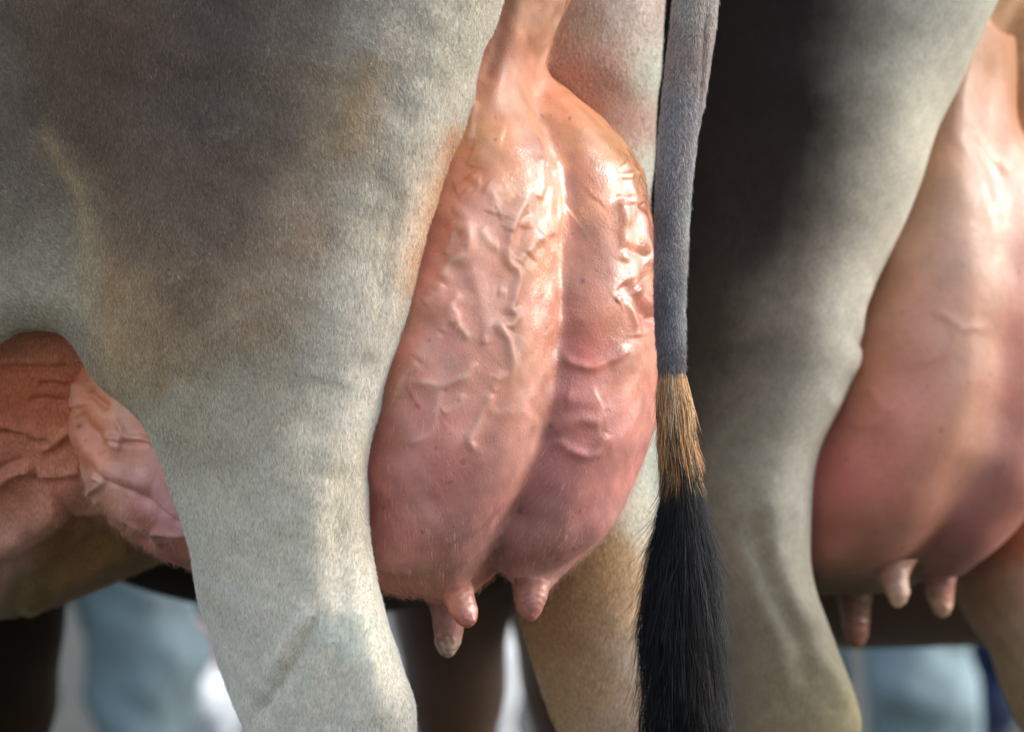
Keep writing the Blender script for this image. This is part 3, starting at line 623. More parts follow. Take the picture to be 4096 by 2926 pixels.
def w_ud(c, nn, T):
    uu, vv = uv_of(c)
    return (nn[:, 1] < .3)*(uu > -20)*(.25+1.0*np.clip((vv-1700)/400, 0, 1))*(vv > 500)
fuzz = short_coat("udder_hair", me, 9000, w_ud, lambda p: np.stack([.3*noise3(p.astype(F32), 6, 51)-.2, np.zeros(len(p)), -np.ones(len(p))], 1), .008, .00006, udder, gain=1.6, lift=.45)
print("udder", len(V), round(time.time()-T0, 1))

# ------------------------------------------------------------------ teats, tail tubes
def tube(name, rows, seg=40, fine=10, wr=0.0, seed=0, squash=1.0, cap=True, t=0.0):
    """rows (v, left, right, y) -> closed tapered tube with a rounded end"""
    r = np.array(rows, float); sc = (D+r[:, 3])/D
    z = ZC+(365.5-r[:, 0]/4)/1000*sc; x = ((r[:, 1]+r[:, 2])/8-512)/1000*sc; R = (r[:, 2]-r[:, 1])/8/1000*sc; y = r[:, 3]
    par = np.linspace(0, 1, len(r)); dd = np.linspace(0, 1, len(r)*fine)
    f = lambda a: gsm(np.interp(dd, par, a), fine*.45)
    z, x, R, y = f(z), f(x), f(R), f(y)
    n = len(dd); th = np.linspace(0, 2*math.pi, seg, endpoint=False)
    X = x[:, None]+R[:, None]*np.cos(th); Y = y[:, None]+R[:, None]*np.sin(th)*squash; Z = np.repeat(z[:, None], seg, 1)
    V = np.stack([X, Y, Z], -1).reshape(-1, 3)
    V = np.concatenate([V, [[x[0], y[0], z[0]]], [[x[-1], y[-1], z[-1]-R[-1]*.35]]])
    i = np.arange(n-1)[:, None]*seg; j = np.arange(seg)[None]; j2 = (j+1) % seg
    Q = np.stack([i+j, i+seg+j, i+seg+j2, i+j2], -1).reshape(-1, 4)
    a, b = n*seg, n*seg+1; jj = np.arange(seg); k2 = (jj+1) % seg
    C1 = np.stack([np.full(seg, a), jj, k2, np.full(seg, a)], 1)
    faces = [tuple(q) for q in Q.tolist()]+[(a, int(p), int(q)) for p, q in zip(jj, k2)]+[(b, int((n-1)*seg+q), int((n-1)*seg+p)) for p, q in zip(jj, k2)]
    me = bpy.data.meshes.new(name); me.from_pydata(V.tolist(), [], faces); me.update()
    me.polygons.foreach_set("use_smooth", np.ones(len(me.polygons), bool))
    if wr:
        V = co_of(me); N = no_of(me)
        set_co(me, V+N*(noise3(V, 60, seed)*wr+noise3(V, 150, seed+1)*wr*.45)[:, None])
    return me

def teat(rows, pts, parent, seed, wet=.3, crust=0.0, label=None):
    me = tube("teat", rows, 44, 12, .00035, seed); V = co_of(me); u, v = uv_of(V)
    C = field(u, v, pts, 25); g_ = C.mean(1, keepdims=True); C = (g_+(C-g_)*.8)*.88
    if crust:
        tip = max(r[0] for r in rows); m = np.clip((v-(tip-70))/50+.55*noise3(V, 120, seed+3), 0, 1)[:, None]*crust
        C = C*(1-m)+m*lin((196, 190, 170))
    set_col(me, "albedo", C); set_val(me, "wet", np.full(len(V), wet))
    o = link("teat", me, M_SKIN, parent)
    if label: o["label"] = label
    return o
teat([(2300, 1770, 1860, .155), (2330, 1762, 1886, .150), (2350, 1760, 1896, .146), (2372, 1767, 1898, .142), (2400, 1778, 1903, .138), (2435, 1790, 1910, .134), (2465, 1806, 1913, .131), (2487, 1826, 1908, .129), (2502, 1848, 1896, .128), (2508, 1860, 1884, .128)],
     [(1800, 2330, (168, 104, 78)), (1800, 2400, (206, 130, 96)), (1900, 2400, (196, 130, 108)), (1860, 2480, (180, 100, 80))], udder, 61, .3)
teat([(2270, 2080, 2170, 0.202), (2300, 2062, 2192, 0.192), (2330, 2054, 2202, 0.183), (2370, 2058, 2194, 0.177), (2410, 2062, 2182, 0.174), (2440, 2070, 2168, 0.172), (2462, 2084, 2154, 0.171), (2478, 2108, 2142, 0.171), (2484, 2118, 2134, 0.171)],
     [(2120, 2310, (160, 100, 84)), (2100, 2400, (176, 110, 92)), (2160, 2380, (190, 124, 104)), (2120, 2460, (176, 104, 92))], udder, 63, .12)
teat([(2330, 1740, 1830, .29), (2365, 1725, 1850, .287), (2400, 1717, 1860, .285), (2440, 1724, 1858, .283), (2511, 1731, 1857, .28), (2560, 1738, 1846, .28), (2595, 1749, 1832, .28), (2618, 1766, 1814, .28), (2628, 1784, 1800, .28)],
     [(1790, 2380, (150, 96, 76)), (1780, 2500, (166, 108, 94)), (1790, 2600, (168, 120, 108))], udder, 65, .2, .75, "teat with a pale crusted tip")

def coat_tube(name, rows, pts, parent, mat_, **kw):
    me = tube(name, rows, 64, 14, .0002, 71, **kw); V = co_of(me); u, v = uv_of(V)
    N = no_of(me)
    pts = [(a, b, tuple(min(255, q*1.05) for q in c)) if b < 1490 else (a, b, c) for a, b, c in pts]
    rid = [([(2838, -40), (2818, 150), (2806, 330), (2782, 620), (2752, 980)], 7, -.0022), ([(2852, -40), (2832, 150), (2818, 330), (2792, 620)], 7, .0014)]
    set_co(me, V+N*(line_bump(u, v, rid)*(N[:, 1] < .2))[:, None])
    set_col(me, "albedo", field(u, v, pts, 40))
    return me, link(name, me, mat_, parent)
tail_rows = [(-900, 2380, 2700, .20), (-500, 2620, 2880, .10), (-200, 2700, 2890, .05), (0, 2699, 2870, .03), (132, 2682, 2857, .03), (329, 2659, 2824, .03), (526, 2639, 2791, .03), (724, 2626, 2768, .03), (987, 2620, 2748, .03), (1197, 2620, 2738, .03), (1329, 2624, 2738, .03), (1440, 2633, 2740, .03), (1520, 2640, 2738, .03), (1700, 2662, 2740, .03), (2000, 2690, 2760, .03), (2300, 2705, 2765, .03), (2500, 2720, 2755, .03)]
me, tail = coat_tube("tail", tail_rows, [(2780, 0, (134, 124, 116)), (2700, 200, (124, 110, 104)), (2700, 500, (118, 112, 112)), (2650, 900, (88, 76, 76)), (2700, 900, (104, 100, 102)), (2745, 900, (128, 126, 122)), (2650, 1250, (74, 66, 68)), (2690, 1250, (84, 84, 90)), (2735, 1250, (116, 116, 112)), (2690, 1480, (76, 72, 74)), (2700, 1700, (40, 34, 30))], cow, M_COAT, squash=.95)  # tail points lighter along the right: side light put into the colour
def w_tail(c, nn, T):
    uu, vv = uv_of(c); return (vv > -60)*(vv < 1500)*(nn[:, 1] < .5)
short_coat("tail_coat", me, 42000, w_tail, lambda p: np.stack([.25*noise3(p.astype(F32), 9, 77), -.1*np.ones(len(p)), -np.ones(len(p))], 1), .0045, .00010, tail, gain=1.95, lift=.25)

# hair of the switch: strands as thin three-sided tubes
out_v = np.array([1470, 1500, 1559, 1658, 1790, 1926, 2000, 2097, 2247, 2388, 2560, 2709, 2926, 3100, 3300, 3450.])
out_l = np.array([2634, 2632, 2626, 2626, 2634, 2646, 2642, 2624, 2590, 2566, 2546, 2548, 2553, 2575, 2620, 2680.])
out_r = np.array([2740, 2744, 2757, 2774, 2787, 2805, 2818, 2836, 2872, 2892, 2908, 2914, 2920, 2900, 2850, 2800.])
TY = .03
mid_ = (out_l+out_r)/2; shr = np.where(out_v > 1700, .93, 1.0); out_l = mid_+(out_l-mid_)*shr; out_r = mid_+(out_r-mid_)*shr
def strands(n, v0lo, v0hi, lens, fr_lo, seed, rad, flare=0.0, k=8, lock=22, out=34):
    r = np.random.default_rng(seed)
    nc = max(8, int(n/lock)); cl = r.integers(0, nc, n)          # hair hangs in locks
    v0 = (v0lo+(v0hi-v0lo)*r.random(nc))[cl]+r.normal(0, 28, n)
    v0 = np.clip(v0, v0lo, v0hi)
    ang = r.uniform(0, 2*math.pi, nc)[cl]+r.normal(0, .20, n); fr = np.clip(np.sqrt(r.uniform(fr_lo**2, 1, nc))[cl]+r.normal(0, .07, n), 0, 1.04)
    cph = r.uniform(0, 6.28, nc); cam_ = r.normal(0, 1, nc); cout = r.uniform(-.4, 1, nc)[cl]; cdr = r.normal(0, 1, nc)[cl]
    L = ((lens[0]+(lens[1]-lens[0])*r.random(nc))[cl])*r.uniform(.75, 1.15, n)
    s = np.linspace(0, 1, k)
    vv = v0[:, None]+L[:, None]*s[None]
    c = np.interp(vv, out_v, (out_l+out_r)/2); w = np.interp(vv, out_v, (out_r-out_l)/2)
    w0 = np.interp(v0, out_v, (out_r-out_l)/2)
    frr = fr[:, None]*(1+flare*r.random(n)[:, None]*s[None]**2)
    # strands leave the tail and spread to the outline
    uu = c+w*frr*np.cos(ang)[:, None]; yy = TY+w/4/1000*frr*np.sin(ang)[:, None]*.9
    wav = (5+15*s[None])*(np.sin(vv/170+cph[cl][:, None])*cam_[cl][:, None]*.5+np.sin(vv/80+r.uniform(0, 6.28, n)[:, None])*r.normal(0, .45, n)[:, None])*s[None]
    drift = (r.normal(0, 9, n)+14*cdr+out*np.cos(ang)*cout)[:, None]*s[None]**1.5
    uu = uu+(wav+drift)*np.clip(w/110, .3, 1); yy = yy+(r.normal(0, 6, n)[:, None]*s[None])/4000
    scl = (D+yy)/D
    X = (uu/4-512)/1000*scl; Z = ZC+(365.5-vv/4)/1000*scl
    pts = np.stack([X, yy, Z], -1)
    R = rad*r.uniform(.7, 1.3, n)[:, None]*np.concatenate([np.ones(k-2), [.8, .35]])[None]
    return pts, R, vv, uu, ang
def strand_mesh(name, pts, R, C, material, parent):
    n, k, _ = pts.shape
    tan = np.gradient(pts, axis=1); tan /= np.linalg.norm(tan, axis=2, keepdims=True)+1e-9
    a = np.cross(tan, np.array([0, 1., 0])); a /= np.linalg.norm(a, axis=2, keepdims=True)+1e-9; b = np.cross(tan, a)
    ring = []
    for q in range(3):
        t = 2*math.pi*q/3; ring.append(pts+R[:, :, None]*(a*math.cos(t)+b*math.sin(t)))
    V = np.stack(ring, 2).reshape(-1, 3)
    base = (np.arange(n)[:, None]*k+np.arange(k-1)[None])*3
    Q = []
    for q in range(3):
        q2 = (q+1) % 3; Q.append(np.stack([base+q, base+q2, base+3+q2, base+3+q], -1).reshape(-1, 4))
    me = mesh_np(name, V, np.concatenate(Q))
    set_col(me, "albedo", np.repeat(C.reshape(-1, 3), 3, 0))
    return link(name, me, material, parent)
black = lin((9, 10, 15)); tan1 = lin((238, 188, 130)); tan2 = lin((200, 144, 92)); cream = lin((244, 224, 194))
def strand_cols(n, k, base, seed, sd=.35):
    r = np.random.default_rng(seed); return base[None, None]*np.exp(r.normal(0, sd, (n, 1, 1)))*np.ones((1, k, 1))
p1, R1, v1, u1, a1 = strands(6800, 1830, 2980, (200, 420), .60, 81, .00017); p2, R2, v2, u2, a2 = strands(1800, 1830, 2150, (500, 900), .2, 82, .00016)
p3, R3, v3, u3, a3 = strands(2200, 1850, 2900, (150, 300), .95, 83, .00011, flare=.30, lock=5, out=55)
Pq = np.concatenate([p1, p2, p3]); Rq = np.concatenate([R1, R2, R3]); Cq = strand_cols(len(Pq), 8, black, 84, .5); lt = np.random.default_rng(5).random(len(Pq)) < .12; Cq[lt] = Cq[lt]*3+lin((74, 68, 64))*.6  # scattered paler strands: glints put into the hair colour
switch = strand_mesh("switch", Pq, Rq, Cq, M_SWITCH, tail)
core_rows = [(1900, 2680, 2765, TY+.002), (2050, 2660, 2790, TY+.002), (2247, 2640, 2825, TY+.002), (2450, 2615, 2850, TY+.002), (2700, 2605, 2862, TY+.002), (2926, 2610, 2868, TY+.002), (3150, 2640, 2840, TY+.002), (3380, 2690, 2790, TY+.002)]
mc = tube("core", core_rows, 24, 8, .002, 85, squash=.8)
set_col(mc, "albedo", np.tile(lin((14, 14, 16)), (len(mc.vertices), 1)))
core = link("hair_core", mc, M_SWITCH, tail)
p1, R1, v1, u1, a1 = strands(3600, 1478, 1880, (95, 205), .88, 86, .00014, lock=10, out=8); 
r = np.random.default_rng(87); mix = r.random(len(p1))[:, None, None]; right = np.clip((u1-2700)/60, -1, 1)[:, :, None]
Ct = (cream*(mix < .22)+tan1*((mix >= .22) & (mix < .72))+tan2*(mix >= .72))*np.exp(r.normal(0, .2, (len(p1), 1, 1)))
Ct = Ct*(1+.0*right)*np.where(right < -.4, np.array([1.05, 1.05, 1.1]), 1.0)
fade = np.clip((v1-(1700+130*r.normal(0, 1, (len(p1), 1))+90*np.abs(right[:, :, 0])))/150, 0, 1)[:, :, None]
Ct = Ct*(1-fade)+lin((52, 40, 34))*fade
dark = (r.random(len(p1)) < .17)[:, None, None]; Ct = np.where(dark, lin((50, 40, 34)), Ct)
p2, R2, v2, u2, a2 = strands(600, 1650, 1930, (110, 220), .85, 88, .00012); C2 = strand_cols(len(p2), 8, tan2, 89, .35)
f2 = np.clip((v2-1900)/120, 0, 1)[:, :, None]; C2 = C2*(1-f2)+lin((46, 36, 32))*f2
strand_mesh("hair_band", np.concatenate([p1, p2]), np.concatenate([R1, R2]), np.concatenate([Ct, C2]), M_SWITCH, tail)["label"] = "band of tan hair above the black switch"
mc = tube("band_core", [(1470, 2640, 2736, TY+.002), (1560, 2636, 2746, TY+.002), (1700, 2640, 2764, TY+.002), (1900, 2662, 2786, TY+.002), (2050, 2670, 2800, TY+.002)], 24, 8, .001, 90)
set_col(mc, "albedo", np.tile(lin((170, 124, 82)), (len(mc.vertices), 1))*np.clip((1950-uv_of(co_of(mc))[1])/250, .10, 1)[:, None])
link("hair_core", mc, M_SWITCH, tail)
print("tail", round(time.time()-T0, 1))

# ------------------------------------------------------------------ darker cow further back
dy = .55
near2 = [(-1000, 1900, 3900, .77, .20), (-400, 2150, 4000, .70, .18), (0, 2250, 3981, .66, .17), (79, 2270, 3942, .66, .17), (217, 2310, 3870, .66, .165), (362, 2340, 3804, .66, .165), (500, 2370, 3745, .66, .16), (612, 2400, 3705, .66, .16), (743, 2420, 3666, .66, .155), (882, 2440, 3613, .66, .15), (987, 2450, 3554, .66, .145), (1099, 2460, 3501, .66, .14), (1210, 2470, 3455, .66, .135), (1342, 2480, 3428, .66, .13), (1408, 2490, 3440, .66, .126), (1513, 2510, 3403, .66, .12), (1638, 2530, 3354, .66, .115), (1717, 2545, 3310, .66, .11), (1803, 2560, 3271, .66, .105), (1921, 2580, 3251, .66, .10), (2112, 2620, 3235, .66, .09), (2224, 2645, 3235, .66, .085), (2344, 2675, 3258, .66, .08), (2441, 2705, 3285, .66, .077), (2508, 2730, 3310, .66, .074), (2597, 2765, 3340, .66, .07), (2687, 2800, 3384, .66, .066), (2754, 2825, 3414, .66, .063), (2821, 2850, 3444, .66, .061), (2881, 2870, 3455, .66, .06), (2926, 2890, 3448, .66, .058), (3020, 2930, 3420, .66, .052), (3300, 3000, 3330, .66, .04), (3900, 3010, 3310, .66, .037), (4300, 2980, 3320, .66, .045), (4560, 2900, 3310, .66, .055), (4760, 2850, 3320, .66, .06)]
far2 = [(r[0]*.93+100, r[1]+1800, r[2]+1800, r[3]+.58, r[4]) for r in far_rows]
far2 = [q for q in far2 if q[0] < 2250]+[(2300, 3790, 4440, 1.0, .10), (2500, 3880, 4450, 1.0, .09), (2597, 3959, 4460, 1.0, .085), (2709, 3989, 4480, 1.0, .08), (2821, 4041, 4490, 1.0, .075), (2926, 4095, 4500, 1.0, .07), (3050, 4150, 4480, 1.0, .05), (3300, 4180, 4430, 1.0, .04), (3900, 4190, 4420, 1.0, .038), (4300, 4150, 4430, 1.0, .045), (4600, 4080, 4430, 1.0, .06)]
rump2 = [(r[0], r[1]*.93+1980, r[2]*.93+1980, r[3]+.60, r[4]) for r in rump_rows]
sheet2 = [(r[0]*.9+1900, r[1], r[2], r[3]+.55, r[4]) for r in sheet_cols]
barrel_st = barrel_st[:6]+[(.8, .565, 1.41, .33), (.95, .58, 1.41, .32), (1.03, .606, 1.40, .31), (1.15, .66, 1.40, .29), (1.35, .74, 1.40, .22), (1.5, .85, 1.36, .14)]
S2, L2 = cow_shapes(near2, far2, rump2, sheet2, .45, .84, -.3, 1.37)
cow2 = tag(empty("dairy_cow", (.5, .75, 0)), "dark-flanked cow with a dull pink udder, behind the hanging tail of the paler cow", "cow", "dairy cows standing in a row")
xs = axis((-1.85, 0, .03), (0, .62, .008), (.62, 1.1, .02)); ys = axis((.40, 1.2, .009), (1.2, 2.2, .03)); zs = axis((-.02, .44, .018), (.44, 1.33, .008), (1.33, 1.7, .025))
V, Q = nets(union([S2[k] for k in order1]+L2), xs, ys, zs)
me = mesh_np("body", V, Q); V = co_of(me); N = no_of(me); u, v = uv_of(V)
SD = {k: S2[k](V[:, 0], V[:, 1], V[:, 2]) for k in order1}
w2 = {k: np.exp(-np.clip(SD[k]-np.min(list(SD.values()), axis=0), 0, 1)/.008) for k in order1}; Wt = sum(w2.values()); w2 = {k: q/Wt for k, q in w2.items()}
front = np.clip((-N[:, 1]+0.15)/0.3, 0, 1)
z9 = lambda L: [(2400+a*.7458, 1926+b*.7458) for a, b in L]
z6 = lambda L: [(2600+a*.6579, 1000+b*.6579) for a, b in L]
lines2 = [(z9([(830, 150), (850, 400), (960, 640), (1080, 900), (1090, 1100)]), 26, -.008), (z9([(930, 60), (930, 300), (1010, 560), (1140, 820)]), 36, .006), (z9([(790, 300), (860, 600), (980, 900), (1020, 1150)]), 30, .004), (z9([(1150, 900), (1250, 1050), (1330, 1200)]), 30, .006),
    (z6([(1380, 420), (1320, 560), (1240, 560)]), 14, -.005), (z6([(1350, 480), (1290, 640), (1230, 760)]), 18, .003), (z6([(1080, 900), (1150, 960)]), 28, .003), (z6([(1330, 200), (1270, 330), (1250, 520)]), 14, .005), ([(3300, 500), (3200, 900), (3100, 1300)], 60, -.004)]
disp = line_bump(u, v, lines2)*front*w2["near"]+noise3(V, 7, 101)*.0015
set_co(me, V+N*disp[:, None])
pts_near = [(2900, 50, (44, 40, 40)), (2850, 400, (42, 38, 38)), (3250, 150, (48, 46, 48)), (3450, 80, (70, 70, 74)), (3620, 80, (112, 114, 114)), (3800, 60, (176, 168, 150)), (3900, 60, (190, 184, 160)), (3480, 330, (84, 80, 78)), (3640, 400, (190, 176, 150)), (3760, 330, (200, 190, 166)), (3250, 500, (50, 46, 44)), (3000, 700, (48, 44, 42)), (3370, 600, (66, 62, 60)), (3550, 680, (196, 180, 152)), (3430, 820, (134, 124, 112)), (3550, 880, (206, 194, 168)), (3300, 900, (78, 70, 66)), (3130, 950, (58, 52, 48)), (2850, 1100, (50, 46, 42)), (3330, 1080, (160, 146, 128)), (3430, 1150, (196, 182, 156)), (3180, 1250, (92, 84, 76)), (2900, 1450, (58, 52, 48)), (3320, 1350, (186, 176, 154)), (3120, 1500, (98, 90, 80)), (3300, 1600, (190, 184, 164)), (2900, 1800, (72, 66, 60)), (3100, 1800, (122, 114, 102)), (3220, 1800, (180, 176, 156)), (3000, 2050, (112, 104, 94)), (3180, 2100, (166, 160, 140)), (3000, 2350, (132, 124, 112)), (3200, 2350, (156, 148, 128)), (3000, 2650, (140, 132, 122)), (3200, 2600, (140, 132, 114)), (3100, 2850, (148, 138, 124)), (3350, 2800, (150, 136, 108)), (3420, 2870, (170, 156, 110)), (2500, 500, (38, 34, 34)), (3300, -500, (36, 32, 32)), (3100, 4000, (140, 130, 110))]
pts_far = [(4090, 300, (200, 160, 120)), (4000, 2400, (150, 116, 92)), (4060, 2150, (176, 104, 76)), (4060, 2500, (186, 160, 136)), (4050, 2700, (176, 150, 116)), (4090, 2350, (170, 134, 112)), (4300, 1000, (170, 150, 120))]
pts_rump = [(3990, 60, (170, 136, 108)), (4080, 60, (184, 148, 116)), (3950, 250, (184, 146, 120)), (3860, 380, (172, 134, 102)), (4070, 350, (186, 158, 126)), (4000, -500, (60, 52, 48))]
pts_bar = [(2700, 500, (30, 27, 27)), (2645, 1500, (30, 26, 26)), (2000, 600, (30, 26, 26)), (3400, 2300, (70, 58, 36)), (3500, 2400, (64, 52, 32)), (2900, 2300, (90, 66, 52))]
Cc = sum(w2[k][:, None]*field(u, v, p, 130) for k, p in (("near", [(a, b, (c[0]*.86, c[1]*.86, c[2]*.90)) for a, b, c in pts_near]), ("far", pts_far), ("rump", pts_rump), ("barrel", pts_bar), ("sheet", pts_bar)))
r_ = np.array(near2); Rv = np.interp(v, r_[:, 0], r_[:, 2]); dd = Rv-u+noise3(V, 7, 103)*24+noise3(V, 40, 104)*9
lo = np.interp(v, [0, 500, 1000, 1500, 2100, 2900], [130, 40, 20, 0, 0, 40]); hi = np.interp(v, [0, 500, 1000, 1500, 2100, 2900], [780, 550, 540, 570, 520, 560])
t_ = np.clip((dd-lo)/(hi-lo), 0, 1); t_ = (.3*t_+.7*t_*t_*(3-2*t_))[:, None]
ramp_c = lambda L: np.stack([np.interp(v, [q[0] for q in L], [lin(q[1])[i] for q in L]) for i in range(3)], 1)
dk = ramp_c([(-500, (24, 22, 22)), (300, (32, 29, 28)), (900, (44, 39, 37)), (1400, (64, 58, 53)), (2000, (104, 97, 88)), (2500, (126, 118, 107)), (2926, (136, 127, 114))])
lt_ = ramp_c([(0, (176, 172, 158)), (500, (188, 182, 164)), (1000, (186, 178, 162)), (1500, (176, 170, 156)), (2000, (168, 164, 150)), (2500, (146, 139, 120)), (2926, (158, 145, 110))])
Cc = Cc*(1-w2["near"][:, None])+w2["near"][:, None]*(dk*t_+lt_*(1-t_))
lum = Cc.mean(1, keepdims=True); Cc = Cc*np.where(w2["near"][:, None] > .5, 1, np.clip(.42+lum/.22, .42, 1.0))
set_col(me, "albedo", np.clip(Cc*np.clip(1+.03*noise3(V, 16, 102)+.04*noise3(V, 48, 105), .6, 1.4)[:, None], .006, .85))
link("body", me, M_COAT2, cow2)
left2 = [(60, 3780, 3960, .80, .09), (300, 3730, 3900, .785, .10), (450, 3690, 3890, .77, .10), (600, 3620, 3915, .755, .10), (710, 3560, 3955, .745, .108), (850, 3500, 3990, .735, .115), (974, 3440, 4010, .73, .12), (1263, 3340, 4003, .73, .13), (1500, 3260, 3988, .73, .132), (1700, 3200, 3965, .73, .132), (1822, 3170, 3945, .73, .13), (1926, 3160, 3862, .73, .125), (2038, 3160, 3785, .73, .112), (2135, 3170, 3706, .73, .094), (2190, 3190, 3655, .73, .08), (2240, 3220, 3590, .73, .06), (2275, 3270, 3520, .73, .04), (2290, 3340, 3440, .73, .014)]
right2 = [(150, 3860, 4060, .88, .09), (350, 3840, 4050, .87, .09), (500, 3800, 4070, .86, .095), (600, 3760, 4130, .85, .105), (800, 3720, 4210, .85, .12), (974, 3700, 4260, .85, .128), (1263, 3660, 4320, .85, .135), (1500, 3640, 4330, .85, .135), (1822, 3620, 4275, .85, .13), (1950, 3625, 4200, .85, .122), (2083, 3640, 4098, .85, .105), (2140, 3655, 4045, .85, .092), (2190, 3670, 3995, .85, .078), (2247, 3700, 3926, .85, .055), (2280, 3735, 3850, .85, .03), (2292, 3770, 3810, .85, .012)]
fore2 = [(1300, 2800, 3400, .80, .12), (1700, 2800, 3500, .80, .14), (2000, 2850, 3600, .80, .14), (2150, 2900, 3650, .81, .12), (2250, 3000, 3680, .82, .10), (2330, 3100, 3660, .82, .07), (2370, 3200, 3600, .82, .03)]
right2 = [(a, b, c, d-.045, e) for a, b, c, d, e in right2]
U2 = [Loft(fore2, k=.01), Loft(right2, p=2.15, k=.05), Loft(left2, p=2.1, k=.035)]
V, Q = nets(union(U2), axis((.10, .72, .007)), axis((.55, 1.02, .008)), axis((.58, 1.32, .007)))
me = subdivided(mesh_np("udder", V, Q)); V = co_of(me); N = no_of(me); u, v = uv_of(V)
sd = np.stack([s(V[:, 0], V[:, 1], V[:, 2]) for s in U2], 1); ww = np.exp(-(sd-sd.min(1, keepdims=True))/.005); ww /= ww.sum(1, keepdims=True)
z3 = lambda L: [(2600+a*.6579, b*.6579) for a, b in L]
veins2 = [(z6([(2050, 480), (1900, 480), (1830, 580), (1750, 650), (1640, 690)]), 10, .0025), (z6([(1900, 480), (1800, 400), (1720, 370)]), 10, .002), (z6([(1180, 1010), (1280, 1070), (1400, 1040), (1500, 940), (1620, 830)]), 12, .003), (z6([(1330, 840), (1400, 930), (1450, 1000)]), 12, .002), (z3([(1800, 760), (1900, 860), (2000, 1000), (2080, 1250), (2130, 1500)]), 20, .003), (z3([(1960, 720), (2050, 900), (2200, 1050)]), 16, .003), (z3([(1740, 800), (1730, 950), (1720, 1100)]), 16, .002)]
disp = .6*line_bump(u, v, [(p, w*1.3, h) for p, w, h in veins2])*np.clip(-N[:, 1]+.2, 0, 1)+noise3(V, 9, 112)*.0015
set_co(me, V+N*disp[:, None])
lp = [(3800, 560, (200, 150, 114)), (3720, 700, (192, 142, 100)), (3850, 800, (196, 148, 112)), (3650, 950, (208, 150, 108)), (3850, 1050, (200, 150, 124)), (3560, 1150, (200, 134, 94)), (3700, 1300, (196, 134, 108)), (3900, 1400, (180, 128, 104)), (3480, 1480, (184, 110, 66)), (3650, 1600, (190, 114, 92)), (3850, 1700, (172, 118, 90)), (3420, 1700, (188, 108, 88)), (3330, 1950, (180, 88, 76)), (3550, 1900, (176, 98, 82)), (3750, 1950, (160, 104, 82)), (3350, 2150, (158, 88, 72)), (3550, 2150, (140, 92, 74)), (3400, 2280, (100, 74, 48))]
rp = [(4050, 620, (206, 150, 108)), (3980, 480, (196, 130, 80)), (4060, 800, (206, 140, 108)), (4070, 1100, (196, 126, 104)), (4080, 1500, (182, 112, 92)), (4000, 1850, (164, 108, 96)), (3900, 2100, (150, 88, 82)), (4060, 1950, (160, 98, 84)), (3800, 2250, (132, 86, 74))]
fp = [(3300, 2300, (84, 66, 44)), (3600, 2300, (84, 64, 46))]
Cc = ww[:, 2:3]*field(u, v, lp, 120)+ww[:, 1:2]*field(u, v, rp, 120)+ww[:, :1]*field(u, v, fp, 60)
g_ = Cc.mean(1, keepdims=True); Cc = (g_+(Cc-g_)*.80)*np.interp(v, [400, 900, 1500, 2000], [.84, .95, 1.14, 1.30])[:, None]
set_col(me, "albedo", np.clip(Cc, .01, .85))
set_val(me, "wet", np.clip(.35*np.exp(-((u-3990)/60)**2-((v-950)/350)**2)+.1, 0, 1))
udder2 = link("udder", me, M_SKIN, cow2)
tp = lambda c: [(3600, 2300, c)]
teat([(2230, 3490, 3680, .73), (2270, 3505, 3645, .72), (2300, 3515, 3634, .715), (2340, 3530, 3636, .71), (2375, 3545, 3638, .71), (2400, 3560, 3632, .71), (2420, 3574, 3612, .71), (2430, 3584, 3598, .71)], [(3560, 2300, (170, 120, 92)), (3590, 2380, (196, 150, 124))], udder2, 121, .2, .3)
teat([(2240, 3670, 3860, .85), (2290, 3695, 3828, .84), (2330, 3700, 3822, .84), (2370, 3706, 3816, .84), (2410, 3716, 3812, .84), (2440, 3730, 3806, .84), (2460, 3752, 3788, .84), (2466, 3762, 3778, .84)], [(3760, 2300, (160, 100, 84)), (3760, 2430, (196, 136, 104))], udder2, 123, .4, .35)
teat([(2320, 3330, 3500, .86), (2380, 3350, 3490, .86), (2440, 3362, 3482, .86), (2500, 3370, 3478, .86), (2550, 3382, 3470, .86), (2580, 3404, 3450, .86), (2590, 3420, 3436, .86)], [(3420, 2400, (120, 74, 54)), (3420, 2540, (150, 92, 70))], udder2, 125, .4)
me = tube("tail", [(-600, 4150, 4400, .72), (0, 4260, 4400, .62), (1000, 4200, 4310, .60), (1500, 4210, 4310, .60), (2100, 4180, 4330, .60), (2600, 4120, 4370, .60), (2926, 4100, 4370, .60), (3300, 4180, 4300, .60)], 32, 10, .002, 130)
V = co_of(me); u, v = uv_of(V); set_col(me, "albedo", field(u, v, [(4300, 0, (110, 104, 100)), (4250, 1300, (90, 86, 84)), (4250, 1800, (40, 34, 30)), (4250, 2600, (16, 16, 18))], 60))
tail2 = link("tail", me, M_COAT2, cow2)
print("cow2", round(time.time()-T0, 1))

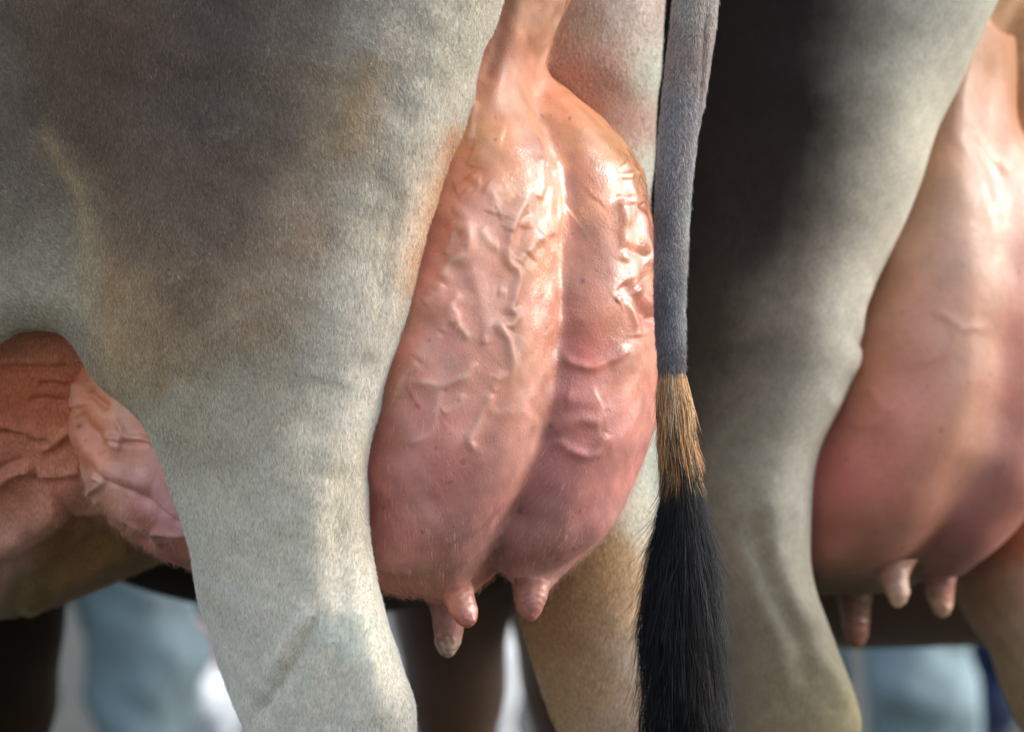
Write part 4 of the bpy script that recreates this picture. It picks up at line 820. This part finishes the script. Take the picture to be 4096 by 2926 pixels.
# ------------------------------------------------------------------ brown cows beyond, people, ground
M_BROWN = coat_material("brown_coat", .6)
def third_cow(ox, oy):
    """next cow of the row, seen only below the others"""
    root = tag(empty("brown_cow", (ox, oy, 0)), "reddish dark brown cow furthest back, only its belly and forelegs showing", "cow", "dairy cows standing in a row")
    B = Barrel(ox, oy, A, [(-.32, .85, 1.3, .16), (-.2, .74, 1.36, .22), (0, .62, 1.40, .26), (.25, .525, 1.41, .28), (.6, .505, 1.41, .31), (.95, .52, 1.40, .30), (1.3, .66, 1.38, .22), (1.45, .85, 1.3, .14)])
    at = lambda p, q, z: (ox+B.h[0]*p+B.n[0]*q, oy+B.h[1]*p+B.n[1]*q, z)
    sh = [B]
    for i, q in enumerate((.15, -.15)):
        sh += [Cone(at(-.05, q, .98), at(-.02, q, .72), .18, .11, .08), Cone(at(-.02, q, .72), at(-.14, q, .50), .10, .055, .05), Cone(at(-.14, q, .50), at(-.10, q, .12), .052, .036, .03), Cone(at(-.10, q, .12), at(-.05, q, .05), .045, .055, .03)]
        sh += [Cone(at(1.16, q, .85), at(1.13, q, .45), .12, .062, .06), Cone(at(1.13, q, .45), at(1.12, q, .11), .055, .038, .03), Cone(at(1.12, q, .11), at(1.16, q, .05), .042, .055, .03)]
    sh += [Cone(at(1.3, 0, 1.15), at(1.85, 0, 1.4), .2, .12, .1), Cone(at(1.85, 0, 1.42), at(2.0, 0, 1.35), .12, .1, .05), Cone(at(2.0, 0, 1.35), at(2.25, 0, 1.12), .1, .065, .05)]
    for q in (1, -1): sh.append(Cone(at(1.86, .1*q, 1.45), at(1.83, .26*q, 1.44), .045, .02, .02))
    c = np.array([at(p, q, 0) for p in (-.4, 2.4) for q in (-.36, .36)])
    V, Q = nets(union(sh), axis((c[:, 0].min(), c[:, 0].max(), .02)), axis((c[:, 1].min(), c[:, 1].max(), .02)), axis((-.03, 1.62, .02)))
    me = mesh_np("body", V, Q); V = co_of(me)
    t = np.clip((V[:, 2]-.35)/.6, 0, 1)[:, None]; n = np.clip(1+.12*noise3(V, 4, 140), .6, 1.4)[:, None]
    set_col(me, "albedo", (lin((92, 58, 46))*t+lin((92, 70, 54))*(1-t))*n)
    link("body", me, M_BROWN, root)
    a_, b_, c_ = at(-.33, 0, 1.28), at(-.42, 0, 1.12), at(-.40, 0, .36)
    V, Q = nets(union([Cone(a_, b_, .035, .022, .02), Cone(b_, at(-.40, 0, .62), .022, .016, .02), Cone(at(-.40, 0, .62), c_, .035, .02, .03)]), axis((b_[0]-.1, a_[0]+.12, .012)), axis((b_[1]-.1, a_[1]+.12, .012)), axis((.28, 1.36, .012)))
    me = mesh_np("tail", V, Q); set_col(me, "albedo", np.tile(lin((30, 24, 22)), (len(V), 1))); link("tail", me, M_BROWN, root)
third_cow(.98, 1.42)
def wx(u, y): return (u/4-512)/1000*(D+y)/D
def wz(v, y): return ZC+(365.5-v/4)/1000*(D+y)/D

M_GREY = cloth_material("grey_green_cloth", (128, 148, 154)); M_NAVY = cloth_material("navy_cloth", (24, 44, 78)); M_WHITE = cloth_material("white_cloth", (226, 230, 234), .06)
M_PALE = cloth_material("pale_blue_cloth", (176, 198, 214)); M_SHOE = cloth_material("shoe_leather", (50, 40, 34)); M_HSKIN = cloth_material("human_skin", (226, 170, 146), .05); M_HEADHAIR = cloth_material("head_hair", (62, 44, 32)); M_CHECK = cloth_material("shirt_cloth", (120, 140, 160))
def part_sdf(name, cones, lo, hi, res, m, parent, folds=0):
    V, Q = nets(union(cones), axis((lo[0], hi[0], res)), axis((lo[1], hi[1], res)), axis((lo[2], hi[2], res)))
    me = mesh_np(name, V, Q)
    if folds: set_co(me, V+no_of(me)*(noise3(V*np.array([.7, .7, 1.3], F32), 5, 7)*folds+noise3(V, 11, 8)*folds*.5)[:, None])
    return link(name, me, m, parent)
def person(x, y, h, facing, label, m_top, m_leg, pose="stand", arms=None, legs=None, seat=.44, loose=1.0):
    """figure of height h; facing = angle of the front about z (0 looks to the camera)"""
    root = tag(empty("person", (x, y, 0)), label, "person", "spectators behind the cows")
    k = h/1.75; c, s = math.cos(facing), math.sin(facing)
    def at(a, f, z): return (x+k*(a*c+f*s), y+k*(a*s-f*c), z*k)
    sit = pose == "sit"; hz = .92 if not sit else (seat+.10)/k
    hip = [at(-.10, 0, hz), at(.10, 0, hz)]
    if sit: knee = [at(-.14, .42, seat/k+.06), at(.14, .42, seat/k+.06)]; ank = [at(-.13, .38, .09), at(.13, .38, .09)]
    else:
        l = legs or ((0, 0), (0, 0)); knee = [at(-.11, .02+l[0][0], .50), at(.11, .02+l[1][0], .50)]; ank = [at(-.12, l[0][1], .09), at(.12, l[1][1], .09)]
    tz = hz+.53; sho = [at(-.18, 0, tz-.05), at(.18, 0, tz-.05)]; neck = at(0, 0, tz+.02); head = at(0, .02, tz+.17)
    if arms is None: arms = [((-.23, -.02, tz-.33), (-.25, .05, tz-.58)), ((.23, -.02, tz-.33), (.25, .05, tz-.58))]
    skin = [Cone(head, at(0, .03, tz+.12), .10*k, .085*k, .02), Cone(neck, at(0, .01, tz+.10), .058*k, .055*k, .02), Cone(at(0, 0, tz-.35), at(0, 0, tz), .11*k, .07*k, .05), Cone(at(0, .11, tz+.15), at(0, .125, tz+.13), .014*k, .018*k, .015), Cone(at(-.10, .0, tz+.16), at(-.10, .0, tz+.13), .018*k, .015*k, .01), Cone(at(.10, .0, tz+.16), at(.10, .0, tz+.13), .018*k, .015*k, .01)]
    slv = []
    for i in (0, 1):
        e, w = at(*arms[i][0]), at(*arms[i][1])
        skin += [Cone(sho[i], e, .045*k, .036*k, .02), Cone(e, w, .036*k, .026*k, .02), Cone(at(0, 0, tz-.1), sho[i], .05*k, .045*k, .03)]
        slv += [Cone(sho[i], e, .062*k, .052*k, .04)]+([Cone(e, w, .050*k, .040*k, .03)] if not sit else [])
        wv, ev = np.array(w), np.array(e); dr = (wv-ev)/np.linalg.norm(wv-ev); sd_ = np.array(at(1, 0, 0))-np.array(at(0, 0, 0)); sd_ = sd_-dr*(sd_@dr); 
        fw = np.cross(dr, sd_); sd_ = fw/np.linalg.norm(fw)     # palm faces the thigh: fingers spread fore and aft
        pe = wv+dr*.085*k; skin += [Cone(wv, pe, .026*k, .032*k, .015)]
        for j, (o, ln) in enumerate(((-.027, .065), (-.009, .078), (.009, .074), (.027, .058))):
            b0 = pe+sd_*o*k; inn = np.cross(dr, sd_)*(.018*k*(1 if i else -1)); skin.append(Cone(b0, b0+dr*ln*k+inn, .0095*k, .0085*k, .004))
        skin.append(Cone(wv+dr*.03*k-sd_*.028*k, wv+dr*.085*k-sd_*.058*k, .012*k, .009*k, .008))
    allp = np.array([p for q in skin for p in (q.a, q.b)]); part_sdf("body", skin, allp.min(0)-.13*k, allp.max(0)+.13*k, .0085, M_HSKIN, root)
    tr = [Cone(hip[0], hip[1], .125*k, .125*k, .05), Cone(at(0, 0, hz), at(0, 0, hz+.12), .14*k, .135*k, .05)]
    for i in (0, 1): tr += [Cone(hip[i], knee[i], .098*k*loose, .074*k*loose, .04), Cone(knee[i], ank[i], .072*k*loose, .058*k*loose, .03)]
    allp = np.array([p for q in tr for p in (q.a, q.b)]); part_sdf("trousers", tr, allp.min(0)-.16*k, allp.max(0)+.16*k, .014, m_leg, root, .010)
    to = [Cone(at(-.07, 0, hz+.08), at(-.08, 0, tz-.14), .125*k, .135*k, .06), Cone(at(.07, 0, hz+.08), at(.08, 0, tz-.14), .125*k, .135*k, .06), Cone(sho[0], sho[1], .075*k, .075*k, .06)]+slv
    allp = np.array([p for q in to for p in (q.a, q.b)]); part_sdf("shirt", to, allp.min(0)-.15*k, allp.max(0)+.15*k, .014, m_top, root)
    for i in (0, 1):
        a_ = np.array(ank[i]); f_ = np.array(at(0, 1, 0))-np.array(at(0, 0, 0)); f_ /= np.linalg.norm(f_)
        so = [Cone((a_[0], a_[1], .06*k), (a_+f_*.02)*[1, 1, 0]+[0, 0, .05*k], .05*k, .046*k, .02), Cone(a_*[1, 1, 0]+[0, 0, .038*k]-f_*.03*k, a_*[1, 1, 0]+f_*.16*k+[0, 0, .034*k], .038*k, .034*k, .03)]
        allp = np.array([p for q in so for p in (q.a, q.b)]); part_sdf("shoe", so, allp.min(0)-.06, allp.max(0)+.06, .012, M_SHOE, root)
    hr = [Cone(at(0, -.015, tz+.20), at(0, -.03, tz+.15), .105*k, .10*k, .03)]
    allp = np.array([p for q in hr for p in (q.a, q.b)]); part_sdf("hair", hr, allp.min(0)-.13, allp.max(0)+.13, .014, M_HEADHAIR, root)
    return root
person(wx(250, 4.0), 4.0, 1.78, .3, "person in loose grey-green trousers standing under the near cow's belly line", M_CHECK, M_GREY, legs=((.02, .0), (.06, .06)), loose=1.32)
person(wx(1010, 4.7), 4.7, 1.60, .1, "person in a navy top and white trousers sitting low with bare forearms in the lap", M_NAVY, M_WHITE, "sit", arms=[((-.27, .06, .58), (-.15, .30, .47)), ((.27, .06, .58), (.13, .30, .47))], seat=.22, loose=1.25)
st = tag(empty("low_bench", (wx(1010, 4.7), 4.7, 0)), "low white bench under the seated person in white trousers", "bench")
M_WOOD = cloth_material("bench_paint", (206, 212, 218), .05)
def box(name, c, sz, m, parent):
    x, y, z = c; a, b, d = [q/2 for q in sz]
    V = [(x+i*a, y+j*b, z+l*d) for i in (-1, 1) for j in (-1, 1) for l in (-1, 1)]
    return link(name, mesh_np(name, V, [(0, 1, 3, 2), (4, 6, 7, 5), (0, 4, 5, 1), (2, 3, 7, 6), (0, 2, 6, 4), (1, 5, 7, 3)], False), m, parent)
bx = wx(1010, 4.7); box("seat", (bx, 4.7, .15), (.9, .28, .035), M_WOOD, st)
for q in (-.38, .38): box("leg", (bx+q, 4.7, .066), (.05, .24, .131), M_WOOD, st)
person(wx(1830, 4.6), 4.6, 1.02, -.3, "child in white clothes standing beyond the brown legs", M_WHITE, M_WHITE)
person(wx(3440, 4.0), 4.0, 1.74, -.3, "person in grey-green trousers standing under the dark cow's belly", M_PALE, M_GREY, loose=1.35)
person(wx(4150, 4.8), 4.8, 1.80, -.4, "person in navy trousers standing beside the one in grey-green", M_NAVY, M_NAVY)

m, nt, b = mat("show_grass")
f = tex_noise(nt, 3.0, 6, .7); cr = nd(nt, "ShaderNodeValToRGB"); cr.color_ramp.elements[0].position = .3; cr.color_ramp.elements[1].position = .7
cr.color_ramp.elements[0].color = (.048, .046, .034, 1); cr.color_ramp.elements[1].color = (.10, .095, .07, 1)
nt.links.new(f, cr.inputs[0]); nt.links.new(cr.outputs[0], b.inputs["Base Color"]); b.inputs["Roughness"].default_value = .9
nt.links.new(bump(nt, tex_noise(nt, 60, 4), .03, .8), b.inputs["Normal"])
g = np.linspace(-1, 1, 41); g = np.sign(g)*np.abs(g)**2*200
gx, gy = np.meshgrid(g, g, indexing='ij'); V = np.stack([gx, gy, 0*gx], -1).reshape(-1, 3)
i = np.arange(40)[:, None]*41+np.arange(40)[None]; Q = np.stack([i, i+41, i+42, i+1], -1).reshape(-1, 4)
tag(link("ground", mesh_np("ground", V, Q), m), "short green show ground grass under the cows", kind="structure")
print("script", round(time.time()-T0, 1))
